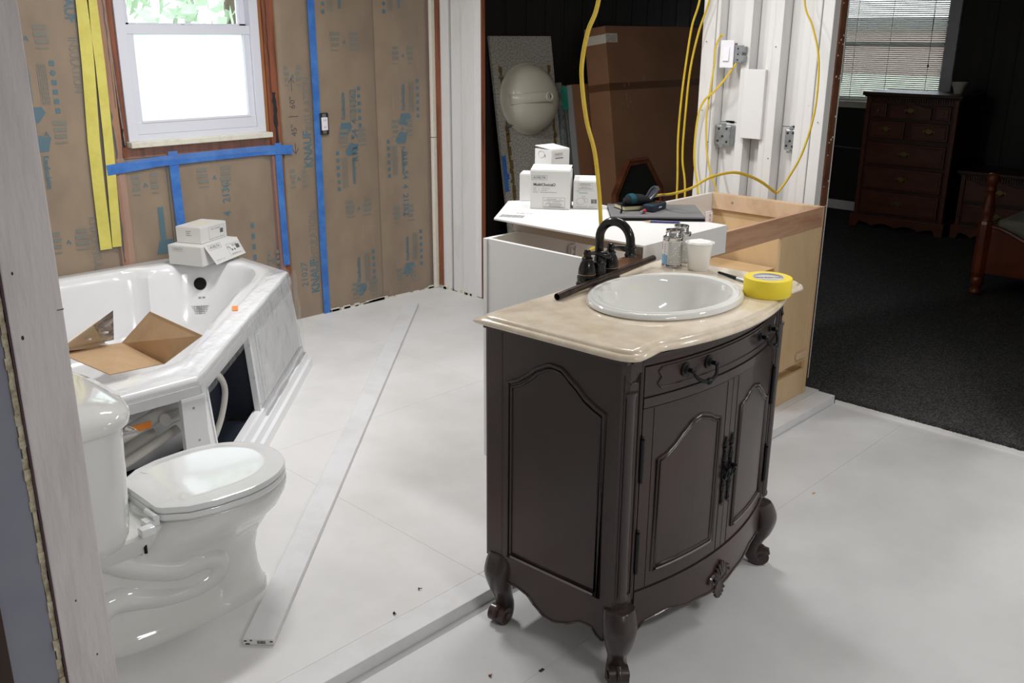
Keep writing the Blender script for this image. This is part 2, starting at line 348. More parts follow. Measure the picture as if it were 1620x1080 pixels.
# printing on the kraft paper
pb=[];pg=[]
def WM(X,Z,rz=0,y=4.604): return Matrix.Translation((X,y,Z))@XZ@Matrix.Rotation(rz,4,'Z')
def wtext(s,X,Z,size,rz,mlist,bold=.0,sx=1): mlist.append(text(s,size,WM(X,Z,rz),None,None,bold=bold,sx=sx))
def stamp(X,Z,up=1):
    rz=R(90) if up>0 else R(-90)
    M=WM(X,Z,rz); h=MB()
    h.add([(-.165,-.028,0),(-.165,.038,0),(-.10,.02,0),(-.10,-.045,0),(-.125,-.06,0)],[(0,1,2,3,4)],M)      # pointed flag
    h.add([(-.175,-.01,0),(-.165,-.03,0),(-.165,.012,0)],[(0,1,2)],M)
    pb.append(h); pb.append(text('Knaufinsulation',.04,M@Matrix.Translation((-.005,.0,0)),None,None,bold=.001,sx=.62))
    g=MB()
    for r in range(5): 
        for k in range(9): g.box(-.09+k*.02,-.075+k*.02+random.random()*.004,-.052-r*.009,-.048-r*.009,-.0002,.0002,M=M)
    pg.append(g)
    ic=MB()
    for k in range(6):
        x=-.12+k*.042
        if k==4: ic.lathe([(.012,0),(.007,.0003)],12,M@Matrix.Translation((x,-.115,0)))
        else: ic.box(x-.011,x+.011,-.127,-.105,-.0002,.0002,M=M)
    pb.append(ic)
def block(X,Z,w=.085):
    g=MB()
    for sx_ in (-1,1):
        cx=X+sx_*(w*.95)
        for r in range(4):
            zz=Z+.045-r*.03; hh=.019 if r<3 else .006
            g.box(cx-w*.5+random.random()*.01,cx+w*.5-random.random()*.012,4.6038,4.6042,zz-hh/2,zz+hh/2)
    pg.append(g); pb.append(text('^',.05,WM(X,Z-.01),None,None,bold=.001))
wtext('KNAUF',3.105,1.02,.078,R(90),pb,.002,.8); wtext('INSULATION',3.118,1.27,.07,R(90),pg,.0,.72)
wtext('KNAUF',3.10,.28,.078,R(90),pb,.002,.8); wtext('INSULATION',3.105,.52,.07,R(90),pg,.0,.72)
wtext('21027',3.03,.30,.06,R(90),pb)
stamp(3.36,1.25); stamp(3.42,.86,-1); stamp(3.42,.27); stamp(3.37,1.85,-1); stamp(3.81,1.28); stamp(3.80,.90,-1); stamp(3.81,.34); stamp(3.80,1.86,-1)
block(3.39,1.60,.07); block(3.42,1.06,.07); block(3.44,.64,.07); block(3.46,.13,.07); block(3.82,1.52,.06); block(3.80,1.09,.06); block(3.79,.56,.06); block(3.80,.16,.06)
block(3.03,1.42,.04); block(3.03,.86,.04)
wtext('R13   S4  4  21362',3.435,1.13,.062,R(90),pb,.0012,.9); wtext('R19  S4  4  21362',3.808,.75,.062,R(-90),pb,.0012,.9)
stamp(1.64,1.42); stamp(1.67,1.02,-1); stamp(1.66,.33); block(1.66,1.62,.07); block(1.69,1.20,.07); block(1.72,.69,.07); stamp(1.27,1.42); stamp(1.30,1.02,-1)
wtext('KNAUF',1.868,1.78,.07,R(-90),pb,.002,.8); wtext('INSULATION',1.862,1.50,.06,R(-90),pg,0,.72); wtext('KNAUFINSULATION',1.845,.60,.06,R(-90),pg,0,.72)
block(2.13,.92,.05); block(2.51,.92,.07); wtext('4   21362',2.57,.81,.06,R(90),pb,.001,.9)
h=MB(); M=WM(2.19,.66,R(90)); h.add([(-.10,-.03,0),(-.10,.04,0),(-.03,.02,0),(-.03,-.05,0),(-.07,-.065,0)],[(0,1,2,3,4)],M); h.box(-.03,.14,-.018,.012,-.0002,.0002,M=M); pb.append(h)
ic=MB()
for k in range(5): ic.box(2.70,2.72,4.6038,4.6042,.38+k*.06,.41+k*.06)
pb.append(ic); block(2.83,.42,.03)
# marker arrows between window and tape
ar=MB()
for a,b in (((3.02,1.41),(3.02,1.34)),((3.015,1.41),(3.02,1.41)),((3.02,1.06),(3.02,1.0)),((3.0,1.03),(3.02,1.0)),((3.02,1.0),(3.04,1.03)),((3.0,1.385),(3.02,1.41)),((3.02,1.41),(3.04,1.385)),((2.99,1.205),(3.05,1.205))):
    ar.tube([(a[0],4.604,a[1]),(b[0],4.604,b[1])],.0018,4)
obj('marker_arrow',merge(ar,text('60"',.05,WM(3.02,1.28,R(90)),None,None),text('45"',.05,WM(3.02,1.13,R(90)),None,None)),m_black,ww)
obj('printing',merge(*pb),m_kprint,ww,label='blue printing on the kraft paper'); obj('printing',merge(*pg),m_kgrey,ww,label='pale grey printing on the kraft paper')
# tape strips (fixed to the wall)
def strip(pts,wd,m,name,y=4.5915,label=None,horizontal=False):
    mb=MB(); P=[Vector((p[0],p[1])) for p in pts]; n=len(P); L_=[];Rr=[]
    for i,p in enumerate(P):
        t=(P[min(i+1,n-1)]-P[max(i-1,0)]).normalized(); q=Vector((-t.y,t.x))*wd/2; L_.append(p+q); Rr.append(p-q)
    for i in range(n-1):
        mb.add([(L_[i].x,y,L_[i].y),(Rr[i].x,y,Rr[i].y),(Rr[i+1].x,y,Rr[i+1].y),(L_[i+1].x,y,L_[i+1].y),(L_[i].x,y+.001,L_[i].y),(Rr[i].x,y+.001,Rr[i].y),(Rr[i+1].x,y+.001,Rr[i+1].y),(L_[i+1].x,y+.001,L_[i+1].y)],
            [(0,1,2,3),(4,7,6,5),(0,4,5,1),(2,6,7,3),(1,5,6,2),(0,3,7,4)])
    return obj(name,mb,m,ww,label=label)
strip([(3.172,2.4),(3.168,1.9),(3.170,1.3),(3.163,.9),(3.16,.5),(3.162,.035)],.045,m_tapeb,'tape_strip',label='long vertical blue tape strip')
strip([(1.94,1.01),(2.2,1.03),(2.5,1.035),(2.8,1.038),(2.99,1.028)],.05,m_tapeb,'tape_strip',y=4.589,label='blue tape strip under the window')
strip([(2.285,1.075),(2.285,.9),(2.29,.62)],.05,m_tapeb,'tape_strip'); strip([(2.90,1.07),(2.90,.8),(2.905,.38)],.042,m_tapeb,'tape_strip')
strip([(1.938,2.4),(1.925,1.8),(1.915,1.5),(1.895,1.15),(1.89,.9),(1.888,.63)],.058,m_tapey,'tape_strip',y=4.590,label='left yellow tape strip')
strip([(1.99,2.4),(1.97,1.8),(1.972,1.5),(1.965,1.15),(1.955,.9),(1.943,.635)],.046,m_tapey,'tape_strip',y=4.590,label='right yellow tape strip')
# clear plastic sheet over the paper
def sheet(x0,x1,z0,z1,y,a=.0015,nx=26,nz=40):
    vs=[];fs=[]
    for j in range(nz+1):
        for i in range(nx+1):
            x=x0+(x1-x0)*i/nx; z=z0+(z1-z0)*j/nz
            vs.append((x,y+a*(math.sin(x*31+z*3)*.5+math.sin(x*9-z*6)*.5)*.5,z))
    for j in range(nz):
        for i in range(nx): k=j*(nx+1)+i; fs.append((k,k+1,k+nx+2,k+nx+1))
    return MB().add(vs,fs)
obj('plastic_sheet',sheet(2.94,4.03,FZ,CZ,4.5965),m_film,ww,smooth=True)
obj('plastic_sheet',sheet(.66,2.03,FZ,CZ,4.5965),m_film,ww,smooth=True)
obj('plastic_sheet',sheet(2.0,2.9,FZ,1.06,4.5965),m_film,ww,smooth=True)
fl=MB(); P=[(2.06,1.12),(2.3,1.10),(2.55,1.14),(2.83,1.175)]
vs=[];fs=[]
for i in range(13):
    x=2.04+i*.066; 
    for j in range(5): vs.append((x,4.575-.012*math.sin(i*1.7)*math.sin(j*1.3)-.004*j,1.035+j*.018+.004*(i/12)*j))
for i in range(12):
    for j in range(4): a=i*5+j; fs.append((a,a+1,a+6,a+5))
obj('plastic_flap',MB().add(vs,fs),m_wrap,ww,smooth=True)
# thin grey wire along the left stud
obj('wire',MB().tube(smooth_path([(2.037,4.604,2.4),(2.033,4.604,1.8),(2.04,4.604,1.4),(2.05,4.604,1.12)]),.004,6),m_galv,ww)
# outlet
ol=thing('outlet','white wall outlet in black box on the brown papered wall','outlet',(3.213,4.6,1.155))
obj('outlet_box',MB().box(-.03,.03,-.012,.02,-.06,.06,b=.003),m_black,ol,local=True); obj('cover',MB().box(-.02,.02,-.018,-.01,-.036,.036,b=.002),m_swt,ol,local=True)
obj('mounting_strap',MB().box(-.012,.012,-.014,-.008,-.055,.055,b=.001),m_galv,ol,local=True)
for z in (-.019,.019):
    for x in (-.006,.006): obj('socket_slot',MB().box(x-.0012,x+.0012,-.0185,-.0178,z-.004,z+.005),m_black,ol,local=True)
# window
WL,WR_=2.072,2.84
wi=struct('window_1',MB().box(WL,WL+.05,4.60,4.69,1.135,2.0,b=.002).box(WR_-.05,WR_,4.60,4.69,1.135,2.0,b=.002).box(WL+.05,WR_-.05,4.602,4.69,1.135,1.165).box(WL+.05,WR_-.05,4.602,4.69,1.97,2.0),m_vinyl)
obj('window_sill',MB().box(WL-.01,WR_+.012,4.555,4.69,1.108,1.135,b=.003),m_cream,wi)
ls=obj('lower_sash',MB().box(WL+.05,WL+.088,4.615,4.645,1.165,1.68,b=.003).box(WR_-.088,WR_-.05,4.615,4.645,1.165,1.68,b=.003).box(WL+.05,WR_-.05,4.61,4.645,1.165,1.225,b=.003).box(WL+.05,WR_-.05,4.61,4.645,1.638,1.682,b=.003),m_vinyl,wi)
obj('frosted_pane',MB().box(WL+.088,WR_-.088,4.628,4.633,1.225,1.638),m_frost,ls)
obj('sash_lip',MB().box(WL+.08,WR_-.08,4.606,4.614,1.219,1.231,b=.002),m_vinyl,ls)
obj('sash_lock',MB().box(2.43,2.49,4.62,4.65,1.682,1.69,b=.002).cyl((2.46,4.635,1.69),(2.46,4.635,1.698),.012),m_vinyl,ls)
us=obj('upper_sash',MB().box(WL+.05,WL+.085,4.65,4.68,1.67,1.97).box(WR_-.085,WR_-.05,4.65,4.68,1.67,1.97).box(WL+.05,WR_-.05,4.65,4.68,1.66,1.69).box(WL+.05,WR_-.05,4.65,4.68,1.93,1.97),m_vinyl,wi)
obj('clear_pane',MB().box(WL+.085,WR_-.085,4.663,4.667,1.69,1.93),m_glass,us)

# ---- stud column between the openings (X = 4.06, Y 1.99..2.65)
col=struct('wall_column',MB().box(WX+.095,WX+.125,1.99,2.65,FZ,CZ),m_stud)
def cstud(y0,y1,x0=WX,x1=WX+.095,z0=FZ,z1=CZ,name='stud',m=m_stud,label=None): return obj(name,MB().box(x0,x1,y0,y1,z0,z1,b=.0025),m,col,label=label)
cstud(2.58,2.65); cstud(2.56,2.578,WX+.006)
cstud(2.385,2.428); cstud(2.268,2.300); cstud(2.225,2.266,WX-.006)
cstud(2.085,2.125,WX+.0); cstud(2.045,2.083,WX-.008); cstud(1.99,2.043,WX+.0)
for a,b in ((2.432,2.556),(2.304,2.382),(2.13,2.222)):
    obj('backing_board',MB().box(WX+.07,WX+.094,a,b,FZ,1.243,b=.002).box(WX+.07,WX+.094,a,b,1.246,CZ,b=.002),m_stud,col)
cstud(2.283,2.392,WX-.022,WX-.001,1.185,1.50,name='nailed_board',label='short white board nailed across the studs')
fb_=MB()
for y,z in ((2.50,1.245),(2.27,1.22),(2.15,1.245)):
    for k in range(7): fb_.box(WX+.066,WX+.0705,y+random.uniform(-.03,.03),y+random.uniform(-.02,.035),z+random.uniform(-.004,.004),z+random.uniform(.003,.007))
for y,z in ((2.575,1.15),(2.62,1.30),(2.62,1.62),(2.06,1.35),(2.03,1.45),(2.01,1.28),(2.25,1.6),(2.24,1.1)): fb_.lathe([(.003,0),(.002,.001)],8,Matrix.Translation((WX-.007,y,z))@Matrix.Rotation(R(-90),4,'Y'))
obj('old_nail_mark',fb_,m_black,col)
obj('jamb_edge',MB().box(WX+.055,WX+.108,1.982,1.9905,FZ,CZ),m_brownedge,col,label='raw brown jamb edge'); obj('jamb_edge',MB().box(WX+.108,WX+.118,1.982,2.0,FZ,CZ),m_stud,col,label='white painted jamb edge')
pp=MB()
for k in range(34):
    z=random.uniform(.3,2.2); x_=WX+.056+random.random()*.045; pp.box(x_,x_+.004+random.random()*.008,1.9812,1.983,z,z+random.uniform(.002,.010))
obj('paint_fleck',pp,m_stud,col)
struct('wall_bedroom_side',MB().box(WX,WX+.12,-2.6,.93,0,CZ),m_white)
# switch and boxes on the column
sw=thing('light_switch','white rocker light switch hanging on metal bracket on white studs','switch',(WX-.03,2.485,1.565),R(0))
obj('cover_plate',MB().box(-.008,0,-.036,.036,-.062,.062,b=.0025),m_swt,sw,local=True)
obj('rocker',MB().add([(-.009,-.015,-.033),(-.009,.015,-.033),(-.009,-.015,.033),(-.009,.015,.033),(-.0165,-.015,-.030),(-.0165,.015,-.030),(-.0105,-.015,.031),(-.0105,.015,.031)],[(0,1,5,4),(4,5,7,6),(6,7,3,2),(0,4,6,2),(1,3,7,5)]),m_swt,sw,local=True)
obj('bracket',MB().box(.0,.02,-.075,-.03,-.04,.04,b=.002).box(.0,.024,-.09,-.072,-.035,-.005,b=.002).box(.0,.024,-.09,-.072,.008,.035,b=.002).box(0,.035,-.03,.03,-.05,.05,b=.002),m_galv,sw,local=True)
hb=MB()
for z in (-.025,0,.025): hb.lathe([(.004,0),(.004,.002)],10,Matrix.Translation((0,-.055,z))@Matrix.Rotation(R(-90),4,'Y'))
obj('screw_hole',hb,m_black,sw,local=True)
def ebox(y,z,w_,label,cat='electrical box'):
    t=thing('junction_box',label,cat,(WX+.07,y,z),0,'steel junction boxes on the stud column')
    obj('box_body',MB().box(-.045,0,-w_,w_,-.048,.048,b=.006),m_galv,t,local=True)
    for a,b in ((-.3,.032),(.3,.03),(0,-.005),(-.35,-.03),(.35,-.028)): obj('knockout',MB().lathe([(.006,0),(.005,.003)],12,Matrix.Translation((-.0455,a*w_*1.6,b))@Matrix.Rotation(R(-90),4,'Y')),m_black,t,local=True)
    obj('ear',MB().box(-.048,-.044,-w_*.4,w_*.2,.045,.06,b=.001),m_galv,t,local=True); obj('ear',MB().box(-.048,-.044,-w_*.2,w_*.4,-.06,-.045,b=.001),m_galv,t,local=True)
ebox(2.515,1.185,.045,'steel junction box low between the left studs, below the switch'); ebox(2.155,1.19,.028,'narrow steel junction box in the right stud bay by brown jamb')

# ---- bedroom / storage shell
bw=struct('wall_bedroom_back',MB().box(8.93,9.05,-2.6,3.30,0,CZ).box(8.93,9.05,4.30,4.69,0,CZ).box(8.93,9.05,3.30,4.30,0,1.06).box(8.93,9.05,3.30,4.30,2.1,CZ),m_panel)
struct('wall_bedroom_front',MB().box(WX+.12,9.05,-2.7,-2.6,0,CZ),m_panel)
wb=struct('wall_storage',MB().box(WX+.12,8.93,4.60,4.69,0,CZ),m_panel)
gv=MB()
for k in range(24): gv.box(WX+.25+k*.195,WX+.256+k*.195,4.5985,4.601,0,CZ)
obj('panel_groove',gv,m_groove,wb)
gv=MB()
for k in range(20): gv.box(8.9285,8.931,2.9-k*.195,2.906-k*.195,.1,CZ)
obj('panel_groove',gv,m_groove,bw)
struct('baseboard_bedroom',MB().box(8.915,8.93,-2.6,4.60,.022,.11,b=.003),m_stud)
obj('wall_wire',MB().cyl((8.92,3.9,.62),(8.92,4.55,.63),.006,seg=6),m_galv,bw)
# bedroom window with blinds
w2=struct('window_2',MB().box(8.90,8.95,3.20,3.30,1.06,2.15,b=.004).box(8.90,8.95,4.30,4.38,1.06,2.15,b=.004).box(8.90,8.95,3.2,4.38,2.1,2.18,b=.004),m_vinyl)
obj('window_sill',MB().box(8.86,8.95,3.17,4.40,1.0,1.06,b=.004),m_cream,w2)
obj('sash',MB().box(8.97,9.0,3.30,3.33,1.06,2.1).box(8.97,9.0,4.27,4.30,1.06,2.1).box(8.97,9.0,3.3,4.3,1.06,1.10).box(8.97,9.0,3.3,4.3,1.56,1.60).box(8.97,9.0,3.3,4.3,2.06,2.1),m_vinyl,w2)
obj('pane',MB().box(8.983,8.986,3.33,4.27,1.10,1.56),m_glass,w2); obj('pane',MB().box(8.983,8.986,3.33,4.27,1.60,2.06),m_glass,w2)
bl=thing('window_blind','white horizontal slat blind in the dark bedroom window','blind',(8.93,3.80,1.07))
SLT=None; nsl=58
for k in range(nsl):
    z=.012+k*.0177
    if SLT is None:
        SLT=obj('slat',MB().add([(-.009,-.49,-.0062),(.0,-.49,.0008),(.009,-.49,.0062),(.009,.49,.0062),(.0,.49,.0008),(-.009,.49,-.0062),
             (-.009,-.49,-.0070),(.0,-.49,.0000),(.009,-.49,.0054),(.009,.49,.0054),(.0,.49,.0000),(-.009,.49,-.0070)],
            [(0,1,4,5),(1,2,3,4),(11,10,7,6),(10,9,8,7),(0,6,7,1),(1,7,8,2),(5,4,10,11),(4,3,9,10),(0,5,11,6),(2,8,9,3)]),m_slat,bl,local=True); SLT.location=(0,0,z)
    else:
        c=SLT.copy(); COL.objects.link(c); c.location=(0,0,z)
cd=MB()
for y in (-.37,0,.33): cd.cyl((-.012,y,0),(-.012,y,1.03),.0025,seg=6)
obj('ladder_cord',cd,m_slat,bl,local=True)
obj('pull_cord',MB().tube([(-.02,-.36,1.03),(-.022,-.37,.66),(-.02,-.375,.34)],.002,6).lathe([(.003,0),(.01,.01),(.002,.03)],8,Matrix.Translation((-.02,-.375,.315))),m_dkb,bl,local=True)
obj('tilt_wand',MB().cyl((-.02,.43,1.03),(-.02,.42,.16),.004,seg=6),m_galv,bl,local=True)
obj('head_rail',MB().box(-.02,.015,-.495,.495,1.04,1.07),m_slat,bl,local=True)
obj('bottom_rail',MB().box(-.01,.01,-.49,.49,-.009,.003),m_slat,bl,local=True)
# =====================================================  OUTDOORS
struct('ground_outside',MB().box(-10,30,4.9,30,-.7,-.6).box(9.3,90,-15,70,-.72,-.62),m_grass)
def tree(x,y,h,r,seed,label):
    rd=random.Random(seed); t=thing('tree',label,'tree',(x,y,-.6),0,'trees outside the bathroom window')
    obj('trunk',MB().tube(smooth_path([(0,0,0),(.05,0,h*.4),(0,.08,h)]),[.2-.12*i/16 for i in range(17)],10),m_bark,t,smooth=True,local=True)
    lf=MB()
    for i in range(2600):
        a=rd.random()*6.28; q=rd.random()**.5*r; z=h*.2+rd.random()*h*.9; q*=math.sqrt(max(0.15,1-((z-h*.65)/(h*.5))**2))
        p=Vector((q*math.cos(a),q*math.sin(a),z)); u=Vector((rd.uniform(-1,1),rd.uniform(-1,1),rd.uniform(-1,1))).normalized()*.13; v=u.orthogonal().normalized()*.07
        lf.add([p-u,p+v,p+u,p-v],[(0,1,2,3)])
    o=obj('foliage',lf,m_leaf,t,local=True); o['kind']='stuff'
tree(5.4,9.2,4.6,2.0,1,'blurred leafy tree with pale trunk right of the window centre'); tree(4.6,15.5,5.4,2.6,2,'pale leafy tree further back beyond the window')
fh=thing('far_house','dim reddish house far away behind the bedroom blinds','house',(60,26,-.6))
obj('wall',MB().box(0,8,-12,12,0,2.6),m_fence,fh,local=True)
obj('roof',MB().add([(-.5,-12.5,2.6),(8.5,-12.5,2.6),(4,-12.5,3.4),(-.5,12.5,2.6),(8.5,12.5,2.6),(4,12.5,3.4)],[(0,1,2),(3,5,4),(0,2,5,3),(1,4,5,2),(0,3,4,1)]),m_panel,fh,local=True)
# =====================================================  VANITY
VW,VD,BW=.965,.55,.915; VC=BW/2; MC=.485
VM=Matrix.Translation((1.686,1.200,.025))@Matrix.Rotation(R(3),4,'Z')@Matrix.Scale(.985,4)
LE=.0254   # legs reach down to the floor
van=thing('bathroom_vanity','dark espresso bow-front bathroom vanity cabinet on scrolled feet','vanity',M=VM)
def yb(x,base=.062,amp=.062):      # bowed front line
    t=(x-VC)/.375
    return base-amp*max(0,1-t*t)
def bowslab(x0,x1,zb,zt,off,th,n=24,rows=1,M=None):
    """solid slab following the bowed front, zb/zt are functions of x"""
    rings=[]
    for i in range(n+1):
        x=x0+(x1-x0)*i/n; y=yb(x)+off; a=zb(x); b=zt(x)
        rings.append([(x,y,a),(x,y,b),(x,y+th,b),(x,y+th,a)])
    return MB().loft(rings,True)
def flatslab(x,y0,y1,zb,zt,th,n=30):
    rings=[]
    for i in range(n+1):
        y=y0+(y1-y0)*i/n; rings.append([(x,y,zb(y)),(x,y,zt(y)),(x+th,y,zt(y)),(x+th,y,zb(y))])
    return MB().loft(rings,True)
K=lambda c:(lambda x:c)
# carcass
X0,X1=.028,BW-.028
obj('carcass',MB().box(X0+.02,X1-.02,.085,.53,.20,.22).box(X0+.02,X1-.02,.531,.545,.18,.90),m_dwood,van,local=True)
def interp(pts,v,sm=.6):
    if v<=pts[0][0]: return pts[0][1]
    for a,b in zip(pts,pts[1:]):
        if v<=b[0]:
            k=(v-a[0])/(b[0]-a[0]); k=(k*k*(3-2*k))*sm+k*(1-sm); return a[1]+(b[1]-a[1])*k
    return pts[-1][1]
def apron_side(t):
    return interp([(.10,.088),(.118,.096),(.144,.119),(.18,.116),(.228,.089),(.271,.074),(.31,.076),(.34,.094),(.376,.120),(.41,.128),(.47,.130)],.105+.36*t)
for sx,xx,th in ((0,X0,.016),(1,X1-.016,.016)):
    o=obj('side_panel',flatslab(xx,.105,.465,lambda y:apron_side((y-.105)/.36),K(.90),th),m_dwood,van,local=True)
    xo=xx-.001 if sx==0 else xx+.017
    # arched moulding and panel bead
    def arch(t): return interp([(.115,.746),(.145,.755),(.176,.770),(.226,.808),(.262,.835),(.30,.838),(.34,.820),(.379,.789),(.41,.768),(.435,.758),(.465,.757)],.125+.32*t,.35)
    pts=[(xo,.125,.222),(xo,.445,.222),(xo,.445,.755)]
    arc=[(xo,.445-(.32)*k/30,arch(1-k/30)) for k in range(1,31)]
    loop=pts+arc
    # short straight drops keep the cathedral shape
    mb=MB().tube(loop,.0065,6,closed=True)
    inner=[(xo,.285+(y-.285)*.925,z+(.012 if z<.5 else -.012)) for _,y,z in loop]
    mb.tube(inner,.004,6,closed=True)
    obj('arched_moulding',mb,m_dtrim,o,smooth=60)
    obj('worn_bead',MB().tube([(xo-(.0045 if sx==0 else -.0045),.14,.2255),(xo-(.0045 if sx==0 else -.0045),.43,.2255)],.0032,6),m_scratch,o,label='bottom moulding with rubbed pale wear')
    obj('apron_bead',MB().tube([(xo,.108+.354*k/40,apron_side(k/40)+.004) for k in range(41)],.003,6),m_dtrim,o)
# posts
def cpost(x0,x1,y0,y1,z0,z1): return MB().box(x0,x1,y0,y1,z0,z1,b=.004)
def frontpost(s):
    X=lambda x: x if s==0 else BW-x
    poly=[(X(.028),.112),(X(.028),.080),(X(.045),.064),(X(.085),.058),(X(.095),.062),(X(.095),.112)]
    if s: poly=poly[::-1]
    p=obj('corner_post',MB().prism(poly,.195,.90),m_dwood,van,local=True)
    # half-round column on the chamfered corner, with recessed frame
    cx,cy=X(.056),.066
    c=MB().lathe([(.0,.225),(.022,.226),(.022,.236),(.0185,.242),(.0185,.80),(.022,.806),(.022,.814),(0,.815)],20,Matrix.Translation((cx,cy+.004,0)),sx=1,sy=.75)
    c.tube([(X(.0345),.072,.24),(X(.0345),.072,.86),(X(.048),.061,.838),(X(.064),.058,.838),(X(.080),.057,.86),(X(.080),.057,.24),(X(.056),.060,.232),(X(.0345),.072,.24)],.0026,6)
    c.tube([(X(.089),.059,.215),(X(.089),.059,.885)],.003,6)
    obj('fluted_column',c,m_dtrim,p,smooth=True)
    q=MB().add([(X(.028),.080,.195),(X(.056),.058,.175),(X(.095),.060,.195),(X(.028),.080,.21),(X(.056),.0585,.21),(X(.095),.061,.21)],[(0,1,4,3),(1,2,5,4),(0,2,1),(3,4,5)])
    obj('drop_point',q,m_dtrim,p)
frontpost(0); frontpost(1)
for s in (0,1):
    x0=X0 if s==0 else X1-.05
    obj('corner_post',cpost(x0,x0+.05,.465,.527,.205,.90),m_dwood,van,local=True)
# cabriole legs
def leg(px,py,dx,dy,h):
    # cabriole: full knee, slim ankle, scrolled toe
    # path from the top (inner) bulging out at the knee then in, to a scrolled foot kicking out
    d=Vector((dx,dy,0)).normalized(); zf=lambda z:z-LE*(1-z/h)
    prof=[(0,h,.040,.042),(.010,h-.02,.044,.046),(.022,h-.055,.043,.045),(.018,h-.10,.033,.035),(.004,h*.36,.026,.027),(-.004,h*.24,.026,.027),(.004,h*.13,.030,.031),(.014,h*.06,.031,.032),(.012,.008,.026,.026),(.010,0,.022,.022)]
    P=smooth_path([(a,b,0) for a,b,_,_ in prof],5); Q=smooth_path([(c,e,0) for _,_,c,e in prof],5)
    rings=[]
    for p,q in zip(P,Q):
        c=Vector((px,py,0))+d*p.x; r=q.x*.96; ring=[]
        for k in range(16):
            a=2*PI*k/16+PI/4; m=1/ (abs(math.cos(a-PI/4*0))**3.2+abs(math.sin(a))**3.2)**(1/3.2)
            ring.append((c.x+r*m*math.cos(a)*.98,c.y+r*m*math.sin(a)*.98,zf(p.y)))
        rings.append(ring)
    o=obj('leg',MB().loft(rings),m_dtrim,van,smooth=60,local=True)
    c=Vector((px,py,-LE))+d*.022; t=Vector((-d.y,d.x,0))
    s=MB().cyl(c-t*.027+Vector((0,0,.03)),c+t*.027+Vector((0,0,.03)),.026,seg=20)
    s.cyl(c-t*.031+Vector((0,0,.03)),c+t*.031+Vector((0,0,.03)),.011,seg=12)
    s.tube([c+t*.0+d*.005+Vector((0,0,.056)),c+d*.024+Vector((0,0,.05)),c+d*.028+Vector((0,0,.03))],.007,6)
    obj('foot_scroll',s,m_dwood,o,smooth=60)
leg(.054,.072,-.7,-.7,.20); leg(BW-.062,.078,.6,-.8,.20); leg(.060,.486,-1,-.1,.21); leg(BW-.060,.486,1,-.1,.21)
# front: top rail, drawer, doors, apron
obj('top_rail',bowslab(.094,BW-.094,K(.872),K(.90),.004,.02),m_dwood,van,local=True)
obj('cornice',merge(bowslab(.04,BW-.04,K(.893),K(.902),-.008,.03),MB().box(.02,.04,.06,.53,.893,.902),MB().box(BW-.04,BW-.02,.06,.53,.893,.902)),m_dtrim,van,local=True)
dr=obj('drawer',bowslab(.098,BW-.098,K(.790),K(.869),.0,.018),m_dwood,van,local=True)
def onbow(x,z,off): return (x,yb(x)+off,z)
lp=[]
xa,xb=.15,BW-.15
for k in range(31): lp.append(onbow(xa+(xb-xa)*k/30,.806,-.001))
lp+= [onbow(xb+.012,.82,-.001),onbow(xb,.835,-.001),onbow(xb+.01,.852,-.001),onbow(xb,.861,-.001)]
for k in range(1,31): lp.append(onbow(xb-(xb-xa)*k/30,.861,-.001))
lp+= [onbow(xa-.01,.852,-.001),onbow(xa,.835,-.001),onbow(xa-.012,.82,-.001)]
obj('drawer_moulding',MB().tube(lp,.003,6,closed=True),m_dtrim,dr)
def bail(xc):
    M0=Vector(onbow(xc,.838,-.002)); mb=MB()
    for s in (-1,1):
        p=Vector(onbow(xc+s*.046,.838,0))
        MM=Matrix.Translation(p)@Matrix.Rotation(R(90),4,'X')
        mb.lathe([(.0,0),(.019,.0),(.019,.002),(.014,.004),(.011,.004),(.010,.008),(.006,.010),(.006,.020),(.009,.024),(.005,.03),(0,.031)],18,MM)
    pts=[]
    for k in range(17):
        a=PI*k/16; pts.append(Vector(onbow(xc-math.cos(a)*.046,.838-math.sin(a)*.034,-.022-.016*math.sin(a))))
    mb.tube(pts,[.0035+.002*math.sin(PI*k/16) for k in range(17)],8)
    mid=pts[8]; mb.tube([mid+Vector((-.010,0,0)),mid+Vector((-.006,0,0)),mid+Vector((.006,0,0)),mid+Vector((.010,0,0))],[.005,.0085,.0085,.005],10)
    return obj('bail_handle',mb,m_iron,dr,smooth=True)
bail(VC-.18); bail(VC+.20)
obj('middle_rail',bowslab(.095,BW-.095,K(.762),K(.787),-.004,.022),m_dtrim,van,local=True)
obj('backing_frame',bowslab(.095,BW-.095,K(.20),K(.78),.020,.006,24),m_dwood,van,local=True)
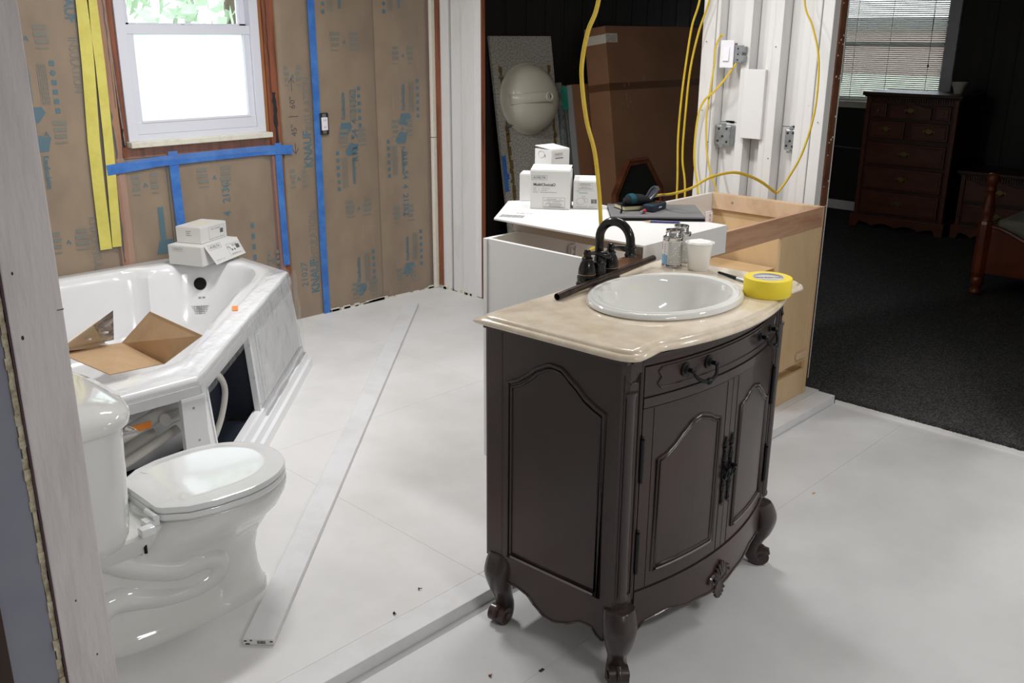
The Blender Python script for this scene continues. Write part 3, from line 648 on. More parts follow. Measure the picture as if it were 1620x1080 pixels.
def door(x0,x1,mir):
    o=obj('cabinet_door',bowslab(x0,x1,K(.236),K(.758),.0,.018,14),m_dwood,van,local=True)
    # s=0 at hinge side, 1 at centre side
    F=lambda s:(x0+(x1-x0)*s if not mir else x1-(x1-x0)*s)
    s0,s1=.15,.845
    def top(s):
        q=(s-s0)/(s1-s0)
        return interp([(0,.608),(.10,.613),(.22,.632),(.36,.662),(.5,.686),(.64,.693),(.78,.683),(.9,.666),(1,.660)],q,.3)
    def loop(ins,off):
        P=[]
        a,b=s0+ins/(.35),s1-ins/(.35); zb=.280+ins
        for k in range(13): P.append(onbow(F(a+(b-a)*k/12),zb,off))
        for k in range(25): 
            s=b-(b-a)*k/24; P.append(onbow(F(s),top(s)-ins,off))
        return P
    obj('arched_moulding',MB().tube(loop(0,-.001),.0055,6,closed=True).tube(loop(.010,-.0005),.0035,6,closed=True),m_dtrim,o,smooth=60)
    for s in (.095,.92): obj('groove_line',MB().tube([onbow(F(s),.238,-.0003),onbow(F(s),.756,-.0003)],.0009,4),m_hole,o)
    obj('worn_bead',MB().tube([onbow(F(s0+.03+(s1-s0-.06)*k/10),.2830,-.0055) for k in range(11)],.0024,6),m_scratch,o)
    # escutcheon and ring pull near the centre edge
    e=MB(); sc=.955; cx=F(sc)
    zz=[z-.05 for z in (.64,.625,.61,.595,.58,.565,.55,.535,.52,.505,.49,.475,.46,.44,.425)]
    wv=[.003,.008,.011,.005,.010,.012,.006,.014,.014,.006,.012,.010,.005,.009,.002]
    for k in range(len(zz)-1): 
        wob=.003*math.sin(k*1.9); e.tube([onbow(cx+wob,zz[k],-.003),onbow(cx-wob,zz[k+1],-.003)],[wv[k],wv[k+1]],8,flat=.45)
    obj('escutcheon',e,m_iron,o,smooth=True)
    r=MB(); c=Vector(onbow(cx,.49,-.018)); 
    r.cyl(onbow(cx,.493,0),onbow(cx,.493,-.022),.006,seg=10)
    ring=[c+Vector((math.sin(a)*.017*(-1 if mir else 1)*.6,-math.cos(a)*.0-.004+.012*abs(math.sin(a/2)),-.012+.017*math.cos(a))) for a in [2*PI*k/18 for k in range(18)]]
    r.tube(ring,.0036,8,closed=True)
    obj('ring_pull',r,m_iron,o,smooth=True)
    for z0 in (.566,.300):
        h=MB().cyl(onbow(F(-.012),z0,-.006),onbow(F(-.012),z0+.112,-.006),.0066,seg=10)
        for zz_ in (z0-.006,z0+.118): h.lathe([(.0,-.006),(.005,-.002),(.006,.0),(.005,.002),(0,.006)],8,Matrix.Translation(onbow(F(-.012),zz_,-.006)))
        obj('hinge',h,m_iron,o,smooth=True)
door(.098,VC-.0015,False); door(VC+.0015,BW-.098,True)
def apron_front(x):
    t=abs(x-VC)/(VC-.094)
    return interp([(0,.096),(.12,.100),(.30,.110),(.44,.112),(.55,.122),(.65,.133),(.785,.130),(.89,.127),(1,.100)],t)
ap=obj('front_apron',bowslab(.095,BW-.095,apron_front,K(.232),-.004,.02,50),m_dwood,van,local=True)
obj('apron_bead',MB().tube([onbow(.097+(BW-.194)*k/60,apron_front(.097+(BW-.194)*k/60)+.004,-.005) for k in range(61)],.003,6),m_dtrim,ap)
sh=MB()
for k in range(9):
    a=R(-60+15*k); L_=.074-.005*abs(k-4)
    p0=onbow(VC+math.sin(a)*.008,.128,-.005); p1=onbow(VC+math.sin(a)*L_*.75,.128+math.cos(a)*L_*.85,-.008)
    sh.tube([p0,((p0[0]+p1[0])/2,min(p0[1],p1[1])-.005,(p0[2]+p1[2])/2),p1],[.003,.0068,.0045],6)
for k in range(7):
    a=R(-54+18*k); p0=onbow(VC+math.sin(a)*.006,.125,-.005); p1=onbow(VC+math.sin(a)*.032,.125-math.cos(a)*.055,-.008)
    sh.tube([p0,p1],[.003,.006],6)
for s in (-1,1):
    sp=[onbow(VC+s*(.034+.026*math.cos(t*.5)*(1-t/16)),.137+.026*math.sin(t*.5)*(1-t/16),-.007) for t in range(0,14)]
    sh.tube(sp,[.006-.0002*k for k in range(14)],6)
sh.tube([onbow(VC-.018,.126,-.009),onbow(VC+.018,.126,-.009)],.004,6)
obj('carved_shell',sh,m_dtrim,ap,smooth=True)
# marble top with a hole for the basin
SX,SY,SA,SB=.497,.255,.265,.207
ct=thing('marble_top','cream marble vanity top with stepped edge and bowed front','countertop',M=VM@Matrix.Translation((0,0,.903)))
def outline():
    P=[(VW,.55),(0,.55),(0,.13),(.001,.085),(.006,.060),(.017,.041),(.034,.030),(.055,.026),(.078,.028),(.098,.033),(.118,.035),(.138,.032),(.158,.025),(.18,.015)]
    for k in range(1,24):
        x=.18+(VW-.36)*k/24; t=(x-VW/2)/(VW/2-.18); P.append((x,.015-.050*(1-t*t)))
    P+=[(VW-x,y) for x,y in [(.18,.015),(.158,.025),(.138,.032),(.118,.035),(.098,.033),(.078,.028),(.055,.026),(.034,.030),(.017,.041),(.006,.060),(.001,.085),(0,.13)]]
    return P
OUT=outline()
def rayhit(poly,cx,cy,a):
    dx,dy=math.cos(a),math.sin(a); best=None
    for i in range(len(poly)):
        x1,y1=poly[i]; x2,y2=poly[(i+1)%len(poly)]
        ex,ey=x2-x1,y2-y1; den=dx*ey-dy*ex
        if abs(den)<1e-12: continue
        t=((x1-cx)*ey-(y1-cy)*ex)/den; u=((x1-cx)*dy-(y1-cy)*dx)/den
        if t>0 and -1e-6<=u<=1+1e-6 and (best is None or t<best): best=t
    return (cx+dx*best,cy+dy*best)
cang=[math.atan2(.55-SY,VW-SX)%(2*PI),math.atan2(.55-SY,-SX)%(2*PI)]
angs=sorted([a for a in [2*PI*k/140 for k in range(140)] if min(abs(a-c) for c in cang)>.012]+cang)
RO=[rayhit(OUT,SX,SY,a) for a in angs]
def miter(P,d):
    n=len(P); out=[]
    for i in range(n):
        p=Vector(P[i]); a=(p-Vector(P[i-1])).normalized(); b=(Vector(P[(i+1)%n])-p).normalized()
        na=Vector((-a.y,a.x)); nb=Vector((-b.y,b.x)); m=(na+nb).normalized(); out.append(tuple(p+m*(d/max(.4,m.dot(na)))))
    return out
def inset(P,d): 
    Q=miter(OUT,d); return [rayhit(Q,SX,SY,a) for a in angs]
def z_(P,z): return [(x,y,z) for x,y in P]
ell=lambda f:[(SX+SA*f*math.cos(a)*1.0,SY+SB*f*math.sin(a)) for a in angs]
rings=[z_(ell(.86),0),z_(inset(RO,.03),0),z_(inset(RO,.010),0),z_(inset(RO,.003),.003),z_(RO,.009),z_(inset(RO,.002),.014),z_(inset(RO,.008),.0175),z_(inset(RO,.014),.0185),z_(inset(RO,.016),.0225),z_(inset(RO,.020),.0255),z_(inset(RO,.028),.027),z_(ell(.86),.027),z_(ell(.86),0)]
obj('slab',MB().loft(rings,False),m_marble,ct,smooth=50,local=True)
# drop-in sink
sk=thing('sink_basin','white oval drop-in sink set in the cream marble top','sink',M=VM@Matrix.Translation((SX,SY,.930)))
prof=[(.84,-.020),(.90,-.003),(.985,.0005),(1.0,.004),(.995,.010),(.97,.0165),(.945,.0175),(.93,.0155),(.90,.0165),(.87,.0185),(.845,.017),(.825,.010),(.80,-.006),(.76,-.045),(.69,-.095),(.56,-.130),(.36,-.143),(.14,-.147)]
rg=[[(SA*f*math.cos(2*PI*i/96),SB*f*math.sin(2*PI*i/96),z) for i in range(96)] for f,z in prof]
under=[[(SA*f*math.cos(2*PI*i/96),SB*f*math.sin(2*PI*i/96),z) for i in range(96)] for f,z in [(.14,-.157),(.4,-.154),(.6,-.14),(.74,-.10),(.81,-.05),(.84,-.02)]]
obj('bowl',MB().loft(rg+under,False),m_sinkp,sk,smooth=True,local=True)
obj('drain',MB().lathe([(.0,-.1485),(.020,-.148),(.024,-.1455),(.022,-.1445),(.0,-.146)],24),m_galv,sk,smooth=True,local=True)
# faucet
FX,FY=.522,.5125
fa=thing('faucet','dark bronze gooseneck faucet with two lever handles on the marble top','faucet',M=VM@Matrix.Translation((FX,FY,.930)))
ring=[]
def stad(hx,hy,z,n=32):
    P=[]
    for k in range(n):
        a=2*PI*k/n; c=math.cos(a); P.append(((hx-hy)*(1 if c>0 else -1)*(0 if abs(c)<1e-6 else 1)+hy*c,hy*math.sin(a),z))
    return P
obj('base_plate',MB().loft([stad(.094,.028,0),stad(.095,.029,.006),stad(.090,.026,.012),stad(.086,.022,.016)]),m_bronze,fa,smooth=50,local=True)
sp=MB().lathe([(.026,.014),(.027,.02),(.024,.028),(.022,.05),(.024,.056),(.0225,.062),(.0155,.066),(.015,.075)],20)
path=[(0,0,.07),(0,0,.125)]+[(0,-.056+.056*math.cos(R(a)),.135+.056*math.sin(R(a))) for a in range(0,181,12)]+[(0,-.1135,.122)]
sp.tube(path,.0135,16)
sp.lathe([(.014,0),(.0175,.002),(.0175,.009),(.0145,.012),(.0155,.024),(.018,.028),(.0165,.034),(0,.034)],20,Matrix.Translation((0,-.1135,.128))@Matrix.Rotation(R(180),4,'X'))
obj('spout',sp,m_bronze,fa,smooth=True,local=True)
def handle(x,ang):
    b=obj('handle_base',MB().lathe([(.029,.012),(.0295,.026),(.026,.03),(.0265,.036),(.026,.048),(.021,.066),(.0155,.076),(.017,.079),(.0165,.083),(.012,.085),(.011,.09)],20,Matrix.Translation((x,0,0))),m_bronze,fa,smooth=True,local=True)
    d=Vector((math.cos(ang),math.sin(ang),0)); c=Vector((x,0,0))
    h=MB().lathe([(.010,.088),(.0125,.094),(.011,.100),(.006,.104),(.005,.107),(0,.109)],16,Matrix.Translation((x,0,0)))
    pp=[c+d*a+Vector((0,0,z)) for a,z in ((0,.096),(.014,.097),(.028,.096),(.042,.092),(.056,.088),(.068,.086),(.074,.086))]
    h.tube(pp,[.007,.0055,.006,.0095,.0125,.010,.004],12)
    for k in range(6):
        a=k*PI/3; h.tube([c+Vector((.009*math.cos(a),.009*math.sin(a),.094)),c+Vector((.006*math.cos(a),.006*math.sin(a),.106))],.003,6)
    obj('lever_handle',h,m_bronze,b,smooth=True)
    obj('copper_ring',MB().tube([(x+.0268*math.cos(2*PI*k/24),.0268*math.sin(2*PI*k/24),.034) for k in range(24)],.0008,4,closed=True),m_rail,b)
handle(-.060,R(-38)); handle(.060,R(-42))
V=lambda x,y,z:tuple(VM@Vector((x,y,z)))
# pipe resting on the faucet base and the sink rim
a=Vector(V(.262,.468,.9405)); b=Vector(V(.80,.494,.957))
pt=thing('copper_pipe','dark bronze straight tube lying across marble beside the faucet','pipe',a)
d=(b-a)
rr=[(.0085,0),(.0085,d.length),(.0102,d.length),(.0102,0)]
q=Vector((0,0,1)).rotation_difference(d).to_matrix().to_4x4()
obj('tube',MB().loft([[ (r*math.cos(2*PI*i/16),r*math.sin(2*PI*i/16),z) for i in range(16)] for r,z in rr+[rr[0]]],False,M=q),m_pipe,pt,smooth=50,local=True)
obj('dark_bore',MB().lathe([(0,.03),(.0085,.03),(.0086,.031)],12,q),m_hole,pt,local=True)
# cans, cup
def can(x,y,label,blue):
    t=thing('metal_can',label,'can',V(x,y,.930),R(-50),'opened solvent cans on the vanity')
    obj('can_body',MB().lathe([(.031,0),(.0325,.002),(.0325,.005),(.0315,.007),(.0315,.090),(.0328,.092),(.0325,.096),(.030,.095),(.0225,.100),(.0225,.104)],28),m_chrome,t,smooth=40,local=True)
    obj('can_neck',MB().lathe([(.0225,.100),(.0245,.102),(.0225,.1045),(.0245,.108),(.0225,.1105),(.0248,.115),(.024,.119),(.021,.119),(.021,.113),(0,.113)],28),m_chrome,t,smooth=40,local=True)
    lb=MB(); n=40
    lb.loft([[(.0318*math.cos(2*PI*i/n),.0318*math.sin(2*PI*i/n),z) for i in range(n)] for z in (.010,.086)],False)
    l=obj('paper_label',lb,m_canlab,t,smooth=True,local=True)
    def patch(a0,a1,z0,z1,m,name):
        k=8; vs=[];fs=[]
        for i in range(k+1):
            a=R(a0+(a1-a0)*i/k); vs+=[(.0321*math.cos(a),.0321*math.sin(a),z0),(.0321*math.cos(a),.0321*math.sin(a),z1)]
        for i in range(k): fs.append((2*i,2*i+2,2*i+3,2*i+1))
        obj(name,MB().add(vs,fs),m,l)
    patch(-205,-122,.010,.040,m_canblue,'blue_band'); patch(-205,-122,.042,.086,m_swt,'white_band'); patch(-180,-166,.055,.082,m_red,'red_mark')
    ln=MB()
    for r in range(16):
        z=.014+r*.0044
        for a in range(-115,-20,7):
            if random.random()<.8: a0=R(a); a1=R(a+5); ln.add([(.0322*math.cos(a0),.0322*math.sin(a0),z),(.0322*math.cos(a1),.0322*math.sin(a1),z),(.0322*math.cos(a1),.0322*math.sin(a1),z+.0016),(.0322*math.cos(a0),.0322*math.sin(a0),z+.0016)],[(0,1,2,3)])
    for r in range(5): 
        for a in (-148,-142): a0=R(a);a1=R(a+3); z=.04+r*.008; ln.add([(.0322*math.cos(a0),.0322*math.sin(a0),z),(.0322*math.cos(a1),.0322*math.sin(a1),z),(.0322*math.cos(a1),.0322*math.sin(a1),z+.005),(.0322*math.cos(a0),.0322*math.sin(a0),z+.005)],[(0,1,2,3)])
    obj('small_print',ln,m_inkl,l)
can(.845,.452,'front left silver can with blue-white label, touching the plastic cup',1); can(.925,.470,'rear right silver can, half hidden behind the front can and cup',0)
cu=thing('plastic_cup','frosted plastic cup heaped with white powder, behind the sink','cup',V(.862,.362,.930))
obj('cup_body',MB().lathe([(0,0),(.031,0),(.0325,.002),(.0425,.084),(.0465,.086),(.0465,.088),(.0415,.087),(.031,.003),(0,.003)],32),m_cup,cu,smooth=45,local=True)
pw=[]
obj('powder',MB().lathe([(.0385,.070),(.0400,.082),(.034,.0905),(.020,.093),(.010,.097),(0,.096)],24,sx=1,sy=.98),m_powder,cu,smooth=True,local=True)
# tape roll
tr=thing('tape_roll','yellow masking tape roll lying flat on right front of marble','tape roll',V(.728,.055,.9305),R(-46))
n=48
def ringm(prof,n=48): return MB().loft([[(r*math.cos(2*PI*i/n),r*math.sin(2*PI*i/n),z) for i in range(n)] for r,z in prof+[prof[0]]],False)
obj('tape_layers',ringm([(.0665,0),(.068,.002),(.068,.049),(.0665,.051),(.045,.051),(.045,0)]),m_yroll,tr,smooth=40,local=True)
obj('cardboard_core',ringm([(.045,.0),(.045,.0515),(.042,.0515),(.042,0)]),m_core,tr,smooth=40,local=True)
lb=obj('label_disc',MB().lathe([(0,.046),(.043,.046),(.043,.047),(0,.047)],40),m_core,tr,local=True)
obj('lettering',merge(text('Refinish Masking Tape',.016,Matrix.Translation((.0,.008,.0473)),None,None,bold=.0005,sx=.52),text('MASKING TAPE',.007,Matrix.Translation((.0,-.014,.0473)),None,None,sx=.9)),m_ink,lb)
# knife/pen
kn=thing('marker_pen','slim grey pen with black ends lying between sink and tape roll','pen',V(.80,.155,.936))
a=Vector(V(.852,.285,.9355)); b=Vector(V(.775,.085,.9355)); L0=Vector(V(.80,.155,.936)); f=lambda t:a+(b-a)*t-L0
obj('barrel',MB().cyl(f(.42),f(.8),.0052,seg=12),m_galv,kn,smooth=50,local=True); obj('cap',MB().tube([f(0),f(.03),f(.42)],[.002,.004,.0055],12),m_hole,kn,smooth=50,local=True); obj('grip',MB().tube([f(.8),f(.95),f(1)],[.0052,.005,.002],12),m_oak,kn,smooth=50,local=True)
# =====================================================  TOILET  (x forward)
TO=(.652,2.35,FZ)
TX=.012
to=thing('toilet','white two-piece toilet with closed round-front lid, tank behind jamb','toilet',TO)
def sup(cx,hx,cy,hy,z,e=2.6,n=40,front=1.0):
    P=[]
    for k in range(n):
        a=2*PI*k/n; c,s=math.cos(a),math.sin(a)
        x=(abs(c)**(2/e))*(1 if c>0 else -1); y=(abs(s)**(2/e))*(1 if s>0 else -1)
        P.append((cx+hx*x,cy+hy*y,z))
    return P
def egg(sc,z,n=40,dx=0):
    # pointed-oval bowl outline, wide at the middle
    P=[]
    for k in range(n):
        a=2*PI*k/n; c,s=math.cos(a),math.sin(a)
        hx=.235 if c>0 else .22
        P.append((.515+dx+hx*sc*(abs(c)**.92)*(1 if c>0 else -1),.182*sc*(abs(s)**.92)*(1 if s>0 else -1)*(1.0 if c>-.2 else 1-.22*((-c-.2)/.8)),z))
    return P
def mix(A,B,t): return [tuple(a[i]*(1-t)+b[i]*t for i in range(3)) for a,b in zip(A,B)]
base=[sup(.385,.275,0,.118,0,3),sup(.385,.275,0,.118,.022,3),sup(.385,.266,0,.106,.034,3),sup(.385,.262,0,.088,.07),sup(.39,.255,0,.078,.13),sup(.405,.250,0,.082,.18),sup(.44,.252,0,.105,.235),
      mix(sup(.47,.255,0,.14,.28),egg(.92,.28,dx=-.01),.5),mix(sup(.44,.30,0,.17,.32),egg(.98,.32),.8),egg(1,.340),egg(1.0,.355),egg(.97,.360)]
bo=obj('bowl',MB().loft(base),m_porc,to,smooth=60,local=True)
tp=MB()
for s in (-1,1):
    P=smooth_path([(.14,s*.05,.315),(.20,s*.055,.275),(.28,s*.056,.225),(.37,s*.058,.185),(.45,s*.056,.18),(.49,s*.052,.15),(.48,s*.052,.11),(.42,s*.054,.09),(.34,s*.056,.10),(.26,s*.056,.13),(.19,s*.052,.15),(.14,s*.05,.13),(.12,s*.05,.08)],5)
    tp.tube(P,[.040+.005*math.sin(i*.12) for i in range(len(P))],16)
obj('trapway',tp,m_porc,bo,smooth=True)
obj('rear_deck',MB().loft([sup(.17,.15,0,.10,.28,4),sup(.17,.165,0,.125,.32,4),sup(.175,.17,0,.135,.345,4),sup(.175,.165,0,.13,.352,4)]),m_porc,bo,smooth=50)
obj('pedestal_back',MB().loft([sup(.20,.09,0,.075,.02,3),sup(.20,.085,0,.06,.18,3),sup(.19,.10,0,.085,.31,3)]),m_porc,bo,smooth=50)
bh=MB()
for s in (-1,1): bh.lathe([(.0,0),(.010,.0),(.010,.0012),(0,.002)],14,Matrix.Translation((.395,s*.094,.0345)),sx=1.2)
bh.lathe([(0,0),(.004,.0),(0,.003)],8,Matrix.Translation((.52,-.152,.30))@Matrix.Rotation(R(90),4,'X'))
obj('bolt_hole',bh,m_oak,bo)
obj('deck_bolt',MB().cyl((.27,-.11,.285),(.27,-.11,.315),.0045,seg=10),m_hole,bo)
def lidout(sc,z,back=.315,n=36):
    P=[]
    for k in range(n+1):
        a=PI*k/n-PI/2; c,s=math.cos(a),math.sin(a)
        P.append((.53+.218*sc*c**.95 if c>1e-6 else .53,.186*sc*(abs(s)**.95)*(1 if s>0 else -1),z))
    P+= [(.45,.181*sc,z),(.38,.160*sc,z),(back+.01,.118*sc,z),(back,.10*sc,z),(back,-.10*sc,z),(back+.01,-.118*sc,z),(.38,-.160*sc,z),(.45,-.181*sc,z)]
    return P
st=obj('seat',MB().loft([lidout(.985,.362),lidout(1.0,.366),lidout(1.0,.376),lidout(.985,.380)]),m_seat,to,smooth=40,local=True)
ld=obj('lid',MB().loft([lidout(.985,.383),lidout(1.0,.387),lidout(1.0,.395),lidout(.985,.401),lidout(.93,.404,.325),lidout(.80,.4045,.36),lidout(.77,.407,.38),lidout(.70,.4075,.40)]),m_seat,to,smooth=30,local=True)
hg=MB()
for s in (-1,1):
    hg=MB().box(.278,.318,s*.095-.016,s*.095+.016,.352,.372,b=.003); hg.cyl((.306,s*.06,.379),(.306,s*.118,.379),.0085,seg=12)
    obj('hinge',hg,m_seat,st,smooth=40)
    obj('hinge_cover',MB().box(.25,.288,s*.135-.014,s*.135+.014,.35,.374,b=.003),m_seat,st,smooth=40)
def tankout(hx,hy,z,x0=.0,n=28):
    P=[(x0,-hy,z)]
    for k in range(n+1):
        a=-PI/2+PI*k/n; c,s=abs(math.cos(a)),math.sin(a)
        P.append((x0+hx*1.06*(.35+.65*c**.55),hy*(abs(s)**.8)*(1 if s>0 else -1),z))
    P.append((x0,hy,z)); return P
tk=obj('tank',MB().loft([tankout(.190,.165,.353,.012),tankout(.212,.195,.365,.008),tankout(.222,.215,.40,.006),tankout(.230,.228,.55,.004),tankout(.236,.236,.690,.002),tankout(.236,.236,.70,.002)]),m_porc,to,smooth=50,local=True)
obj('tank_lid',MB().loft([tankout(.245,.242,.700),tankout(.254,.252,.706),tankout(.256,.254,.722),tankout(.248,.246,.738),tankout(.21,.215,.752,.004),tankout(.15,.16,.764,.01),tankout(.09,.10,.768,.02)]),m_porc,to,smooth=60,local=True)
obj('flush_lever',MB().cyl((.220,-.175,.66),(.256,-.175,.66),.007,seg=12).tube([(.256,-.175,.66),(.260,-.16,.658),(.260,-.12,.652)],[.007,.006,.007],10),m_chrome,to,smooth=50,local=True)
# =====================================================  TUB
TC=(1.60,3.72)
tb=thing('corner_bathtub','white neo-angle corner bathtub with open access panels and shrink wrap','bathtub',(1.6,3.7,FZ))
P5=[(2.485,4.585),(.665,4.585),(.665,2.84),(1.42,2.84),(2.475,3.90)]
QI=[(2.12,4.41),(1.98,4.41),(1.90,4.47),(1.2,4.46),(.86,4.36),(.78,4.1),(.78,3.35),(.90,3.10),(1.10,3.02),(1.36,3.03),(1.52,3.10),(1.765,3.39),(1.95,3.59),(2.073,3.724),(2.20,3.83),(2.335,3.98),(2.375,4.10),(2.355,4.24),(2.26,4.36)]
QI=[tuple(v[:2]) for v in smooth_path([(x,y,0) for x,y in QI],3,closed=True)]
ang2=sorted([2*PI*k/120 for k in range(120)]+[math.atan2(y-TC[1],x-TC[0])%(2*PI) for x,y in P5])
RP=[rayhit(P5,*TC,a) for a in ang2]; RQ=[rayhit(QI,*TC,a) for a in ang2]
def sc_(P,f,dx=0,dy=0): return [(TC[0]+(x-TC[0])*f+dx,TC[1]+(y-TC[1])*f+dy) for x,y in P]
def lerp(A,B,t): return [(a[0]*(1-t)+b[0]*t,a[1]*(1-t)+b[1]*t) for a,b in zip(A,B)]
rings=[z_(sc_(RP,.985),.480),z_(RP,.485),z_(RP,.520),z_(sc_(RP,.995),.532),z_(sc_(RP,.985),.540),z_(lerp(RP,RQ,.75),.542),z_(lerp(RP,RQ,.94),.538),z_(RQ,.525),z_(sc_(RQ,.985),.49),z_(sc_(RQ,.95),.38),z_(sc_(RQ,.90),.24),z_(sc_(RQ,.85),.15),z_(sc_(RQ,.74),.11),z_(sc_(RQ,.5),.10)]
sh_=obj('tub_shell',MB().loft(rings,'t'),m_acr,tb,smooth=50)
# overflow opening on the inner back wall, printing
def wallpt(a,z,f):
    x,y=rayhit(QI,*TC,a); return (TC[0]+(x-TC[0])*f,TC[1]+(y-TC[1])*f,z)
ao=math.atan2(4.30-TC[1],2.19-TC[0])
c0=Vector(wallpt(ao,.44,.972)); tz=Vector((-math.sin(ao),math.cos(ao),0))
nrm=(Vector((TC[0],TC[1],0))-Vector((c0.x,c0.y,0))).normalized()*.95+Vector((0,0,.22)); nrm.normalize()
wall_t=(Vector(wallpt(ao-.1,.44,.972))-Vector(wallpt(ao+.1,.44,.972))).normalized()
nn=wall_t.cross(Vector((0,0,1))); nn=nn if nn.dot(nrm)>0 else -nn
up=(nn*-.25+Vector((0,0,1))).normalized(); xd=wall_t if wall_t.dot(Vector((1,-1,0)))>0 else -wall_t
FM=face(c0+nn*.008,xd,up)
obj('overflow_opening',MB().lathe([(0,.001),(.030,.001),(.032,-.004),(0,-.005)],28,FM),m_hole,sh_,smooth=False)
tm=MB()
for r in range(5):
    for k in range(11): tm.box(-.062+k*.0115,-.054+k*.0115+random.random()*.003,-.115-r*.009,-.111-r*.009,.004,.0055,M=FM)
tm.box(-.012,.0,-.073,-.066,-.0005,.0008,M=FM); tm.box(.006,.02,-.074,-.066,-.0005,.0008,M=FM)
obj('small_print',tm,m_inkl,sh_)
# apron
nx_,ny_=(.7095,-.7047)  # outward normal of the diagonal face
A0=Vector((1.425,2.843,0)); U=Vector((1.055,1.06,0)).normalized(); NO=Vector((U.y,-U.x,0))
def dg(u,z,o=0): 
    p=A0+U*u+NO*(o+.035*(.5-z)/.46); return (p.x,p.y,z)
def dbox(mb,u0,u1,z0,z1,o0,o1):
    vs=[dg(u,z,o) for z in (z0,z1) for o in (o0,o1) for u in (u0,u1)]
    return mb.add(vs,[(0,2,3,1),(4,5,7,6),(0,1,5,4),(2,6,7,3),(0,4,6,2),(1,3,7,5)])
LU=1.49
ad=MB(); dbox(ad,.0,.055,.15,.48,-.02,0); dbox(ad,.0,LU,.475,.51,-.02,.004); dbox(ad,.65,LU,.15,.48,-.02,0); dbox(ad,0,LU,.12,.155,-.02,.0)
dbox(ad,.635,.66,.15,.485,-.02,.004); dbox(ad,.05,.064,.15,.485,-.02,.004)
ad_o=obj('diagonal_apron',ad,m_acr,tb)
sk_=MB()
for k,(z0,z1,o) in enumerate(((.115,.15,.012),(.08,.115,.028),(FZ,.08,.045))): dbox(sk_,-.01-.004*k,LU+.01+.01*k,z0,z1,-.03,o)
obj('stepped_plinth',sk_,m_acr,ad_o)
rp=MB(); dbox(rp,.73,1.46,.165,.465,0,.006); dbox(rp,.75,1.44,.18,.45,.004,.012)
obj('access_panel',rp,m_acrw,ad_o)
fr=MB().box(.665,1.42,2.835,2.855,.475,.51).box(.665,.80,2.83,2.85,.10,.48).box(1.345,1.43,2.826,2.85,.10,.48).box(.665,1.42,2.82,2.85,FZ,.12)
obj('front_apron',fr,m_acr,tb)
sr=MB().add([(2.475,3.90,.46),(2.485,4.585,.46),(2.60,4.585,FZ),(2.59,3.985,FZ),(2.455,3.91,.46),(2.465,4.585,.46),(2.57,4.585,FZ),(2.56,3.98,FZ)],[(0,1,2,3),(7,6,5,4),(0,4,5,1),(2,6,7,3),(0,3,7,4)])
obj('side_apron',sr,m_acrw,tb)
# wrap film, hanging a little proud of rim and apron
def filmgrid(f,nu,nv):
    vs=[f(i/nu,j/nv) for j in range(nv+1) for i in range(nu+1)]; fs=[]
    for j in range(nv):
        for i in range(nu): a=j*(nu+1)+i; fs.append((a,a+1,a+nu+2,a+nu+1))
    return MB().add(vs,fs)
from mathutils import noise as NZ
def wr_(x,y,s=7): return NZ.noise(Vector((x*s,y*s,3.3)))+.5*NZ.noise(Vector((x*s*2.3,y*s*2.3,9.1)))
def wf(u,v):
    z=.545-.42*v; d=dg(LU*(.455+.555*u),z,.024+.008*wr_(u,v*.6)+.02*max(0,u-.8)); return d
obj('shrink_wrap',filmgrid(wf,60,36),m_wrap,tb,smooth=True,label='wrinkled clear film over the right apron panel')
def wf2(u,v):
    # over the rim of the diagonal side
    p=A0+U*(LU*u)+NO*(.014-.105*v+.004*wr_(u,v)); z=.549+.006*wr_(u*1.4,v*.5+4)
    if v<.12: z-=(.12-v)*.75
    return (p.x,p.y,z)
obj('shrink_wrap',filmgrid(wf2,60,14),m_wrap,tb,smooth=True)
def wf3(u,v):
    x=.70+.74*u; y=2.822+.10*v; z=.549+.005*wr_(u,v*.4+8)
    if v<.15: z-=(.15-v)*.7
    return (x,y,z)
obj('shrink_wrap',filmgrid(wf3,40,12),m_wrap,tb,smooth=True)
# hidden works
ho=MB()
def hose(pts,r): ho.tube(smooth_path(pts,6),r,12)
hose([(.70,3.02,.41),(1.0,2.98,.425),(1.25,3.0,.445),(1.45,3.06,.46)],.027)
hose([(.70,2.97,.33),(1.0,2.95,.335),(1.2,2.96,.36),(1.42,3.02,.40)],.025)
hose([(.70,2.92,.235),(.95,2.91,.24),(1.15,2.92,.27),(1.38,2.95,.33)],.016)
hose([(.75,2.98,.20),(1.0,3.02,.20),(1.35,3.10,.28)],.030)
obj('drain_hose',ho,m_hose,tb,smooth=True)
h2=MB().tube(smooth_path([tuple(Vector(dg(.24,.46,-.08))),tuple(Vector(dg(.36,.42,-.06))),tuple(Vector(dg(.40,.34,-.05))),tuple(Vector(dg(.33,.25,-.06))),tuple(Vector(dg(.22,.18,-.08)))],6),.012,10)
h2.cyl(dg(.12,.36,-.12),dg(.2,.33,-.09),.03,seg=14); h2.cyl(dg(.0,.38,-.14),dg(.13,.355,-.12),.022,seg=14)
obj('air_hose',h2,m_hose,tb,smooth=True)
dp=MB(); dbox(dp,.40,.64,.15,.48,-.16,-.15); dbox(dp,.66,.68,.12,.48,-.16,-.03); dbox(dp,.1,.62,.11,.115,-.4,-.03)
obj('motor_plate',dp,m_dkplate,tb)
obj('warning_sticker',merge(MB().box(1.215,1.285,2.940,2.942,.366,.390)),m_orange,tb,label='orange sticker on the hose')
stk=MB(); p=A0+U*.82+NO*(-.09); stk.box(-.035,.035,-.012,.012,0,.0012,M=Matrix.Translation((p.x,p.y,.5435))@Matrix.Rotation(R(60),4,'Z'))
obj('rim_sticker',stk,m_orange,tb,label='small orange sticker on the rim')
sc=MB()
